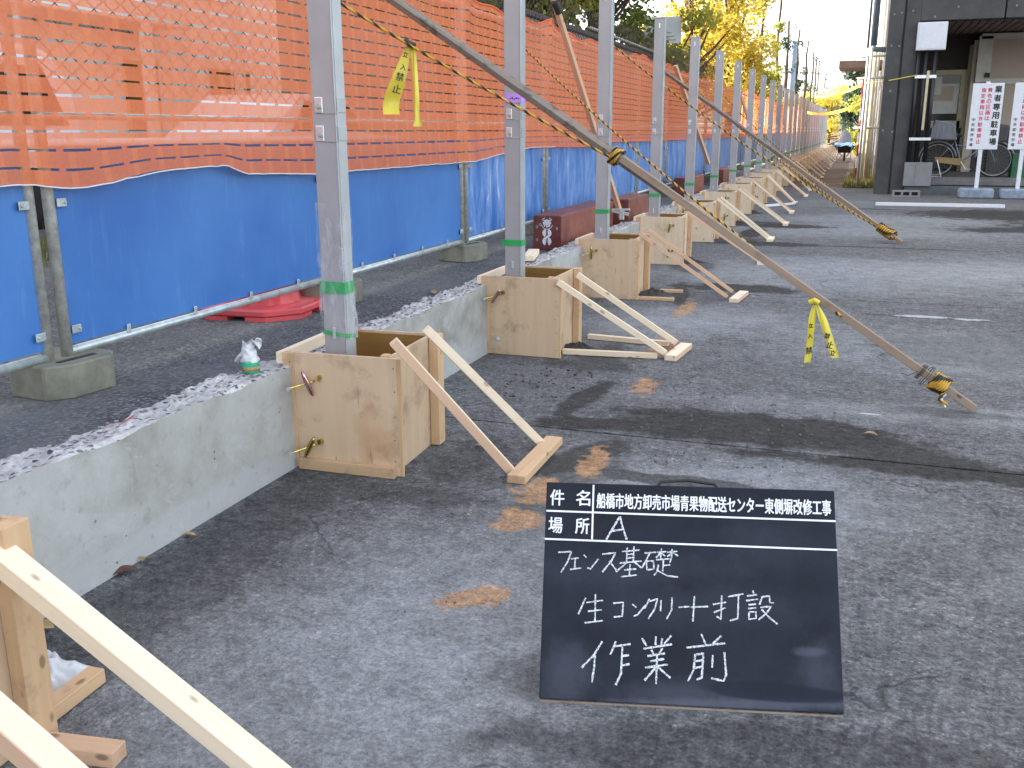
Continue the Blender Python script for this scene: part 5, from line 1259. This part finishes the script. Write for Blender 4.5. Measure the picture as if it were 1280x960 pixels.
P('saddle', MB().tube([seat+Vector((-.14, 0, .05)), seat+Vector((0, 0, .06)), seat+Vector((.14, 0, .04))], 0.05, 10, rfun=lambda q: 0.085*(1-q)+0.022), M['ink'], th, True)
mb = MB(); 
mb.ext([(bx-0.05, by-0.05, hz+0.055), (bb.x+0.02, by-0.05, bb.z+0.07), (bb.x+0.09, by-0.05, bb.z), (bb.x+0.02, by-0.05, bb.z-0.08), (bx-0.03, by-0.05, hz-0.05)], (0, 0.03, 0)); P('chain_case', mb, M['chaincase'], th, bevel=0.008)
P('crank', MB().tube([bb+Vector((0, -.07, 0)), bb+Vector((.10, -.07, -.14)), bb+Vector((.19, -.1, -.14))], 0.011, 8), M['zinc'], th)
P('stand', MB().tube([(bx, by-0.06, hz), (bx+0.1, by-0.10, bz+0.01), (bx-0.12, by-0.10, bz+0.01)], 0.010, 8), M['zinc'], th)
mb = MB().ext([(bx-0.20, by-0.16, hz+0.40), (bx+0.32, by-0.16, hz+0.38), (bx+0.26, by-0.16, hz+0.70), (bx-0.12, by-0.16, hz+0.78)], (0, 0.32, 0)); P('rear_basket', mb, M['cloth'], th, bevel=0.02)
mb = MB()
for q in range(5): mb.span(bx-0.16+q*0.1, bx-0.14+q*0.1, by-0.166, by-0.1605, hz+0.41, hz+0.69)
P('basket_bar', mb, M['greybox'], th)
mb = MB().ext([(head.x-0.14, by-0.18, head.z+0.02), (head.x+0.02, by-0.18, head.z-0.12), (head.x+0.32, by-0.18, head.z+0.0), (head.x+0.38, by-0.18, head.z+0.30), (head.x+0.02, by-0.18, head.z+0.36)], (0, 0.34, 0)); P('front_bag', mb, M['bldg'], th, bevel=0.04)
P('bag_strap', MB().tube([(head.x-0.12, by-0.19, head.z+0.26), (head.x-0.05, by-0.2, head.z+0.05), (head.x+0.02, by-0.19, head.z-0.11)], 0.022, 8), M['cloth'], th)
a_ = py(1262, 222, BYF+0.5); solo('plastic_crate', MB().span(a_.x, a_.x+0.75, BYF+0.4, BYF+0.8, 0.337, 0.80).span(a_.x+0.03, a_.x+0.72, BYF+0.395, BYF+0.3985, 0.39, 0.56), M['green_crate'], (a_.x+0.3, BYF+0.6, 0.337), 'dark green plastic crate on the porch behind the right hand sign', 'crate', bevel=0.01)

# pipes and poles beyond the building corner
def pole(name, label, x, y, z0, z1, r_, mat, cat='pole', lean=0.0, group='thin poles beside the dark building'):
    return solo(name, MB().tube([(x, y, z0), (x+lean*0.5, y, (z0+z1)/2), (x+lean, y, z1)], r_, 10), mat, (x, y, z0), label, cat, group, smooth=True)
th = thing('downpipe', 'thick pale blue downpipe high beside the dark column', 'downpipe', (0.10, 23.6, 3.0))
P('pipe', MB().tube([(0.10, 23.6, 3.05), (0.10, 23.6, 6.1)], 0.07, 12), M['bluegrey'], th, True); P('elbow', MB().tube([(0.10, 23.6, 3.06), (0.12, 23.6, 2.97), (0.38, 23.6, 2.95)], 0.06, 12), M['bluegrey'], th, True)
P('thin_pipe', MB().tube([(-0.02, 23.6, 3.0), (-0.02, 23.6, 6.1)], 0.025, 8), M['greybox'], th, True)
for i, (xx, yt, yb, r_, mt, lab) in enumerate(((1084.5, 72, 232, 0.035, 'galv', 'leftmost dark scaffold pole at the lane side of the building'), (1089, 60, 226, 0.04, 'whiteframe', 'sunlit pale pole, second from the lane'), (1094, 64, 222, 0.05, 'cream', 'sunlit cream pole, third from the lane'), (1097.5, 66, 224, 0.045, 'whiteframe', 'sunlit pale pole nearest the dark column'), (1080, 95, 215, 0.03, 'redpaint', 'red and white striped slim pole by the lane'))):
    Y_ = 24.5+i*0.7
    a_ = py(xx-0.028*(yt-0)+(0.028*100), yt, Y_); b_ = py(xx-0.028*yb+2.8, yb, Y_)
    o = pole('scaffold_pole', lab, a_.x, Y_, 0.0, a_.z, r_, M[mt])
    if i == 4:
        for q in range(3): P('white_band', MB().tube([(a_.x, Y_, 0.3+q*0.6), (a_.x, Y_, 0.6+q*0.6)], r_+0.003, 10), M['white'], o)
for i, (z_, lab) in enumerate(((2.95, 'upper cross tube tying the scaffold poles'), (2.45, 'middle cross tube tying the scaffold poles'), (1.3, 'lower cross tube tying the scaffold poles'))):
    solo('cross_tube', MB().tube([(-0.2, 25.6, z_), (0.42, 25.6, z_+0.02)], 0.03, 8), M['galv'], (0, 25.6, z_), lab, 'tube', 'cross tubes of the scaffold', smooth=True)
solo('awning_edge', MB().span(-0.75, 0.4, 30.0, 31.6, 2.95, 3.15), M['soffit'], (0, 30, 3.0), 'dark brown roof edge jutting over the lane beyond the poles', 'roof edge')
solo('grey_sheet', MB().span(0.08, 0.30, 28.0, 28.06, 1.3, 2.05), M['beige'], (0.2, 28, 1.3), 'tan board hung between the scaffold poles', 'board')
# barrier tapes across the lane
for (pa, pb, sg, lab) in ((Vector((-1.82, 36.0, 1.86)), Vector((0.0, 27.5, 1.98)), 0.16, 'lower bright yellow tape sagging across the far lane'), (Vector((-1.82, 40.0, 2.52)), Vector((0.0, 27.5, 2.44)), 0.12, 'upper bright yellow tape across the far lane')):
    def bt(u, v):
        p = pa.lerp(pb, u); tw = 0.4*math.sin(u*7); return p + Vector((0, 0.04*(v-.5)*math.sin(tw), -sg*4*u*(1-u) + 0.085*(v-0.5)))
    solo('barrier_tape', MB().grid(bt, 40, 2), M['yellow_tape'], pa, lab, 'tape', 'yellow tapes across the lane', fixn=False)

# wheelbarrow
wx, wy = -0.60, 43.0
th = thing('wheelbarrow', 'wheelbarrow with a dark tray and pale blue lining standing far down the lane', 'wheelbarrow', (wx, wy, 0))
mb = MB(); b = 0
top = [(-.40, -.45), (.40, -.45), (.42, .5), (-.42, .5)]; bot = [(-.24, -.22), (.24, -.22), (.26, .3), (-.26, .3)]
mb.v += [Vector((wx+x, wy+y, 0.66)) for x, y in top] + [Vector((wx+x, wy+y, 0.36)) for x, y in bot]; mb.f += [(4, 5, 6, 7), (0, 1, 5, 4), (1, 2, 6, 5), (2, 3, 7, 6), (3, 0, 4, 7)]
P('tray', mb, M['ink'], th)
P('lining', MB().grid(lambda u, v: (wx-.40+.80*u, wy-.48+0.3*v, 0.64+0.12*v+0.10*noise.noise(Vector((u*6, v*3, 0)))), 10, 4), M['bluetarp'], th, True)
P('load', MB().grid(lambda u, v: (wx-.32+.60*u, wy-.1+0.3*v, 0.66+0.62*math.sin(math.pi*u)**.5*v+0.02*noise.noise(Vector((u*6, v*3, 5)))), 10, 6), M['cloth'], th, True)
for s_ in (-1, 1):
    P('handle', MB().tube([(wx+s_*.30, wy-.95, 0.72), (wx+s_*.27, wy-.3, 0.45), (wx+s_*.08, wy+.75, 0.2)], 0.02, 8), M['galv'], th, True)
    P('leg', MB().tube([(wx+s_*.27, wy-.35, 0.5), (wx+s_*.27, wy-.42, 0.0), (wx+s_*.27, wy-.2, 0.0), (wx+s_*.26, wy-.1, 0.42)], 0.018, 8), M['galv'], th, True)
P('wheel', MB().lathe((wx, wy+.75, 0.2), [(0.12, -0.045), (0.2, -0.03), (0.2, 0.03), (0.12, 0.045)], 20, 'X'), M['tyre'], th, True)

# ================================================================== vegetation
def crown(pts_r, n, ls, seed, flat=0.8):
    """leaf quads in clumps; pts_r = list of (center, radius)"""
    rr = random.Random(seed); mb = MB(); wts = [r_**2 for _, r_ in pts_r]
    for _ in range(n):
        c, r_ = rr.choices(pts_r, wts)[0]
        d = Vector((rr.gauss(0, 1), rr.gauss(0, 1), rr.gauss(0, 1))).normalized(); q = r_*(rr.random()**0.45)
        p = Vector(c) + Vector((d.x*q, d.y*q, d.z*q*flat))
        if noise.noise(p*1.6+Vector((seed, 0, 0))) < -0.18: continue
        s_ = ls*rr.uniform(.6, 1.35); a_ = Vector((rr.gauss(0, 1), rr.gauss(0, 1), rr.gauss(0, .7))).normalized(); b_ = a_.cross(Vector((rr.random(), rr.random(), rr.random()))).normalized()
        k = len(mb.v); mb.v += [p-a_*s_*.5, p+b_*s_*.35, p+a_*s_*.5, p-b_*s_*.35]; mb.f.append((k, k+1, k+2, k+3))
    return mb
def tree(name, label, base, h, clumps, n, ls, mat, seed, tr=0.12, group=None, cat='tree'):
    rr = random.Random(seed); base = Vector(base); th = thing(name, label, cat, base, group)
    trunk = [base+Vector((0.06*math.sin(q*2+seed)*q, 0.05*math.cos(q*1.7+seed)*q, h*0.85*q)) for q in [0, .2, .4, .6, .8, 1]]
    P('trunk', MB().tube(trunk, tr, 8, rfun=lambda q: tr*(1-0.75*q)), M['bark'], th, True)
    mb = MB(); cl = []
    for c, r_ in clumps:
        c = base+Vector(c); cl.append((c, r_)); f = min(0.95, max(0.15, (c.z-base.z)/h*0.75)); st = base+Vector((0, 0, h*0.85*f))
        mb.tube([st, st.lerp(c, .5)+Vector((0, 0, -.05)), c], tr*.35, 6, rfun=lambda q: tr*.4*(1-q)+0.008)
    P('limbs', mb, M['bark'], th)
    P('crown', crown(cl, n, ls, seed), M[mat], th, fixn=False); return th
def clumps(seed, n, rx, rz0, rz1, r0, r1, ry=None):
    rr = random.Random(seed); return [((rr.uniform(-rx, rx), rr.uniform(-(ry or rx), ry or rx), rr.uniform(rz0, rz1)), rr.uniform(r0, r1)) for _ in range(n)]
tree('evergreen_tree', 'dense dark green tree behind the block wall, above the orange net', (-5.3, 20.0, ZA), 5.6, clumps(3, 34, 1.3, 2.2, 6.4, .5, .85), 22000, 0.11, 'leaf_green', 3)
tree('evergreen_tree', 'dark green tree with yellowing edge left of the third grey post', (-5.4, 17.3, ZA), 5.4, clumps(9, 22, 0.8, 2.4, 5.8, .4, .75), 12000, 0.09, 'leaf_mixed', 9)
tree('hedge_shrub', 'green shrub above the red corded net edge', (-4.5, 10.6, ZA), 3.4, clumps(5, 16, .8, 2.0, 3.5, .3, .5), 6000, 0.06, 'leaf_green', 5, 0.05, cat='shrub')
tree('ginkgo_tree', 'big bright yellow ginkgo above the net, the left of the two', (-4.75, 28.5, ZA), 8.0, clumps(11, 46, 1.3, 1.9, 8.6, .45, .9), 24000, 0.12, 'leaf_yellow', 11, 0.16, 'yellow ginkgo trees')
tree('ginkgo_tree', 'bright yellow ginkgo beside the row of bare trunks, the right of the two', (-4.3, 34.0, ZA), 7.8, clumps(12, 40, 1.1, 1.6, 7.4, .4, .8), 17000, 0.12, 'leaf_yellow', 12, 0.15, 'yellow ginkgo trees')
tree('small_tree', 'low yellow green tree behind the net between the posts', (-3.9, 20.5, ZA), 3.2, clumps(14, 16, .7, 1.5, 3.1, .3, .55), 6000, 0.09, 'leaf_mixed', 14, 0.06)
tree('small_tree', 'yellow shrub growth under the right ginkgo', (-3.8, 35.5, ZA), 3.0, clumps(15, 16, .7, 1.2, 3.1, .35, .6), 5000, 0.11, 'leaf_mixed', 15, 0.06)
def slim(x, y, h, seed, label, leaves, r_=0.09, mat='leaf_mixed'):
    rr = random.Random(seed); base = Vector((x, y, ZA)); th = thing('bare_trunk', label, 'tree', base, 'slim bare trunks along the lane')
    pts = [base+Vector((0.05*rr.uniform(-1, 1)*(q > 0), 0, h*q/7)) for q in range(8)]
    P('trunk', MB().tube(pts, r_, 8, rfun=lambda q: r_*(1-0.5*q)*(1+0.25*math.sin(q*37+seed))), M['bark'], th, True)
    mb = MB()
    for _ in range(10):
        z = rr.uniform(1.5, h); a_ = rr.uniform(0, 6.28); L = rr.uniform(.15, .55); mb.tube([base+Vector((0, 0, z)), base+Vector((L*math.cos(a_), L*math.sin(a_), z+L*.8))], 0.014, 5)
    P('twigs', mb, M['bark'], th)
    P('crown', crown([(base+Vector((rr.uniform(-.2, .2), rr.uniform(-.2, .2), rr.uniform(1.2, h))), rr.uniform(.15, .4)) for _ in range(12)]+[(base+Vector((0, 0, 2.0)), 0.6)], leaves, 0.12, seed), M[mat], th, fixn=False)
slim(-3.6, 37.0, 7.2, 21, 'bare slim trunk with a few leaves, leftmost of the bare trunks', 1300, 0.09)
slim(-3.6, 44.0, 7.0, 22, 'slim trunk beside the blue grey pole, leafy low down', 1900, 0.10)
slim(-3.6, 49.5, 5.9, 23, 'slim trunk right behind the blue grey pole', 1300, 0.12, 'leaf_dark')
slim(-3.6, 57.0, 6.2, 24, 'dark knobbly trunk right of the blue grey pole', 1500, 0.12, 'leaf_dark')
slim(-3.6, 66.0, 6.4, 25, 'thin bare trunk farther down the lane', 700, 0.10, 'leaf_dark')
for i, y in enumerate((74, 79, 84, 98)): slim(-3.6, y, 6.3-0.2*(i % 2), 26+i, 'very distant thin bare trunk at the end of the lane', 300, 0.08, 'leaf_dark')
pole('steel_mast', 'thick blue grey steel mast among the bare trunks', -3.4, 50.5, ZA, 5.4, 0.17, M['bluegrey'], 'mast', group=None)
tree('far_tree', 'hazy blue green tree closing the far end of the lane', (-0.1, 62, 0), 5.0, clumps(31, 20, 0.8, .8, 4.9, .4, .8), 5500, 0.22, 'leaf_dark', 31, 0.12)
tree('far_tree', 'pale yellow tree at the far end of the lane', (-2.4, 82, 0), 4.8, clumps(32, 22, 1.7, .5, 4.4, .6, 1.0), 5500, 0.22, 'leaf_yellow', 32, 0.12)
tree('far_tree', 'yellow green bushy tree right of the lane end', (0.6, 52, 0), 3.4, clumps(33, 20, 1.0, .4, 3.2, .4, .8), 6500, 0.16, 'leaf_mixed', 33, 0.08)
tree('far_tree', 'wide dim tree mass behind the lane end, left', (-5.5, 110, 0), 5.0, clumps(34, 22, 3.5, .6, 4.2, 1.0, 1.6), 5000, 0.35, 'leaf_mixed', 34, 0.14)
# grass beside the lane
mb = MB(); rr = random.Random(4)
for _ in range(9000):
    x = rr.uniform(-0.45, 0.9); y = 23.2+rr.random()**1.5*26
    if noise.noise(Vector((x*2.2, y*0.6, 1))) < -0.02 or x < -0.3+0.012*(y-23): continue
    h = rr.uniform(.05, .20); a_ = rr.uniform(0, 6.28); w = 0.012; k = len(mb.v); z0 = 0.0+max(0, (x-0.2)*.1)
    mb.v += [Vector((x-w*math.cos(a_), y-w*math.sin(a_), z0)), Vector((x+w*math.cos(a_), y+w*math.sin(a_), z0)), Vector((x+rr.uniform(-.06, .06), y+rr.uniform(-.06, .06), z0+h))]; mb.f.append((k, k+1, k+2))
solo('grass', mb, M['grass'], (0.3, 24, 0), 'dry green grass along the right side of the dirt lane', 'grass', kind='stuff', fixn=False)
mb = MB()
for _ in range(5000):
    y = rr.uniform(4, 26); x = -5.35-rr.random()*1.2
    h = rr.uniform(.05, .22); a_ = rr.uniform(0, 6.28); w = 0.012; k = len(mb.v)
    mb.v += [Vector((x-w*math.cos(a_), y-w*math.sin(a_), ZA)), Vector((x+w*math.cos(a_), y+w*math.sin(a_), ZA)), Vector((x+rr.uniform(-.06, .06), y, ZA+h))]; mb.f.append((k, k+1, k+2))
solo('grass', mb, M['grass'], (-6, 10, ZA), 'strip of grass seen through the orange net at the roadside', 'grass', kind='stuff', fixn=False)

# ================================================================== behind the fence
th = thing('block_wall', 'grey block wall with a dark coping behind the orange net', 'wall', (-3.9, 16, ZA))
P('wall_body', MB().span(-4.05, -3.93, 11.0, 24.0, ZA-0.05, 2.60), M['wallblock'], th)
for q in range(14):
    for r_ in range(4): 
        if r_ < 3: continue
    P('coping_stone', MB().span(-4.09, -3.89, 10.98+q*0.94, 11.91+q*0.94, 2.602, 2.67), M['coping'], th, bevel=0.01)
P('hand_rail', MB().tube([(-3.9, 14.6, 2.73), (-3.9, 24, 2.73)], 0.022, 8), M['galv'], th, True)
# annexe seen above the wall
th = thing('grey_annexe', 'grey rendered annexe wall above the dark coping, left of the trees', 'building', (-6.8, 16, ZA))
P('wall', MB().span(-9.5, -6.6, 15.0, 21.5, ZA, 6.2), M['wallblock'], th); P('pipe', MB().tube([(-6.5, 18.6, ZA), (-6.5, 18.6, 6.2)], 0.10, 12), M['whiteframe'], th, True); P('roof', MB().span(-9.7, -6.4, 14.8, 21.7, 6.205, 6.35), M['coping'], th)
# white sign
a_, b_ = px(800, 20, -4.05), px(846, 56, -4.05)
yy = (a_.y+b_.y)/2
a_, b_ = py(806, 22, yy), py(851, 54, yy)
th = thing('street_notice', 'white notice board with green lettering among the ginkgo leaves', 'sign', ((a_.x+b_.x)/2, yy, ZA))
P('sign_board', MB().span(a_.x, b_.x, yy, yy+0.03, b_.z, a_.z), M['white'], th, bevel=0.004); P('pole', MB().tube([((a_.x+b_.x)/2, yy+0.06, ZA), ((a_.x+b_.x)/2, yy+0.06, b_.z+0.3)], 0.03, 8), M['galv'], th)
mb = MB()
for q in range(4): mb.span(a_.x+0.10+q*0.085, a_.x+0.155+q*0.085, yy-0.003, yy-0.001, a_.z-0.14, a_.z-0.075+0.01*(q % 2))
P('green_marks', mb, M['label_green'], th); mb = MB()
for q in range(3): mb.span(a_.x+0.18, b_.x-0.10-0.05*q, yy-0.003, yy-0.001, b_.z+0.06+q*0.07, b_.z+0.075+q*0.07)
P('grey_marks', mb, M['greybox'], th)
# tall white house whose shadow covers the yard
HX = -14.0
th = thing('white_house', 'tall white house seen dimly through the orange net', 'house', (HX-4, 2, ZA))
P('wall', MB().span(HX-9, HX, -34, 26.3, ZA-0.05, 15.2), M['house'], th)
P('roof', MB().span(HX-9.3, HX+0.3, -34.3, 26.5, 15.205, 15.5), M['coping'], th)
for i, y in enumerate([-6, -3.2, -0.4, 2.4, 5.2, 8.0, 10.8, 13.6, 16.4, 19.2]):
    for j, z in enumerate((1.3, 4.2, 7.2)):
        if (i+j) % 4 == 3: continue
        wd = 1.5 if (i+j) % 2 else 1.0
        w_ = P('window', MB().span(HX+0.002, HX+0.04, y, y+wd, z, z+1.35), M['glass'], th)
        P('frame', MB().span(HX+0.042, HX+0.07, y-0.06, y+wd+0.06, z-0.08, z-0.01).span(HX+0.042, HX+0.07, y-0.06, y+wd+0.06, z+1.36, z+1.43).span(HX+0.042, HX+0.065, y+wd/2-0.03, y+wd/2+0.03, z, z+1.35), M['white'], w_)
for z in (3.3, 6.3): P('balcony', MB().span(HX+0.01, HX+0.9, 6.5, 17.5, z, z+0.14), M['house'], th)
for q in range(9): P('pillar', MB().span(HX+0.8, HX+0.95, -5+q*3.0, -4.8+q*3.0, ZA, 6.6), M['house'], th)
# cars behind the net
def car(base, L, H, label, rz=0.0, van=False):
    th = thing('parked_van' if van else 'parked_car', label, 'van' if van else 'car', base, rz=rz)
    Wd = 1.6
    if van: prof = [(-L/2, .3), (L/2, .3), (L/2, .8), (L/2-.1, H-.35), (L/2-.35, H-.05), (L/2-.6, H), (-L/2+.15, H), (-L/2+.02, H-.2)]
    else: prof = [(-L/2, .3), (L/2, .3), (L/2, .62), (L/2-.35, .82), (L/2-1.15, .92), (L/2-1.85, H-.05), (L/2-2.3, H), (-L/2+1.0, H), (-L/2+.25, 1.0), (-L/2, .9)]
    mb = MB().ext([(-Wd/2, y, z) for y, z in prof], (Wd, 0, 0)); P('body', mb, M['carwhite'], th, bevel=0.05, local=True)
    win = ([(-.75, H-.75), (L/2-.22, H-.75), (L/2-.5, H-.2), (-.75, H-.2)] if van else [(-L/2+.75, .95), (L/2-1.3, .95), (L/2-1.95, H-.1), (-L/2+1.15, H-.1)])
    P('side_window', MB().ext([(Wd/2+.002, y, z) for y, z in win], (0.012, 0, 0)), M['glass'], th, local=True)
    if van: P('side_window', MB().ext([(Wd/2+.002, y, z) for y, z in ((-L/2+.3, H-.75), (-.85, H-.75), (-.85, H-.2), (-L/2+.3, H-.2))], (0.012, 0, 0)), M['glass'], th, local=True)
    for y in (-L/2+.7, L/2-.75):
        for s_ in (-1, 1): wv = P('wheel', MB().lathe((s_*(Wd/2-.06), y, .3), [(.18, -.09), (.3, -.07), (.3, .07), (.18, .09)], 20, 'X'), M['tyre'], th, True, local=True)
    P('door_handle', MB().box((Wd/2+.012, 0, .85), (.02, .16, .03)), M['zinc'], th, local=True)
car((-8.4, 13.6, ZA-0.004), 4.3, 1.46, 'white car seen through the orange net around the first grey post', 0.0)
car((-8.4, 6.6, ZA-0.004), 3.3, 1.75, 'white box van seen through the orange net at the left', 0.0, True)
th = thing('guard_rail', 'white guard rail behind the orange net', 'guard rail', (-7.0, 10, ZA))
P('rail', MB().tube([(-7.2, 0, 1.15), (-7.2, 22, 1.15)], 0.05, 8), M['white'], th, True)
for q in range(12): P('post', MB().tube([(-7.2, 0.5+q*1.9, ZA), (-7.2, 0.5+q*1.9, 1.16)], 0.045, 8), M['white'], th, True)
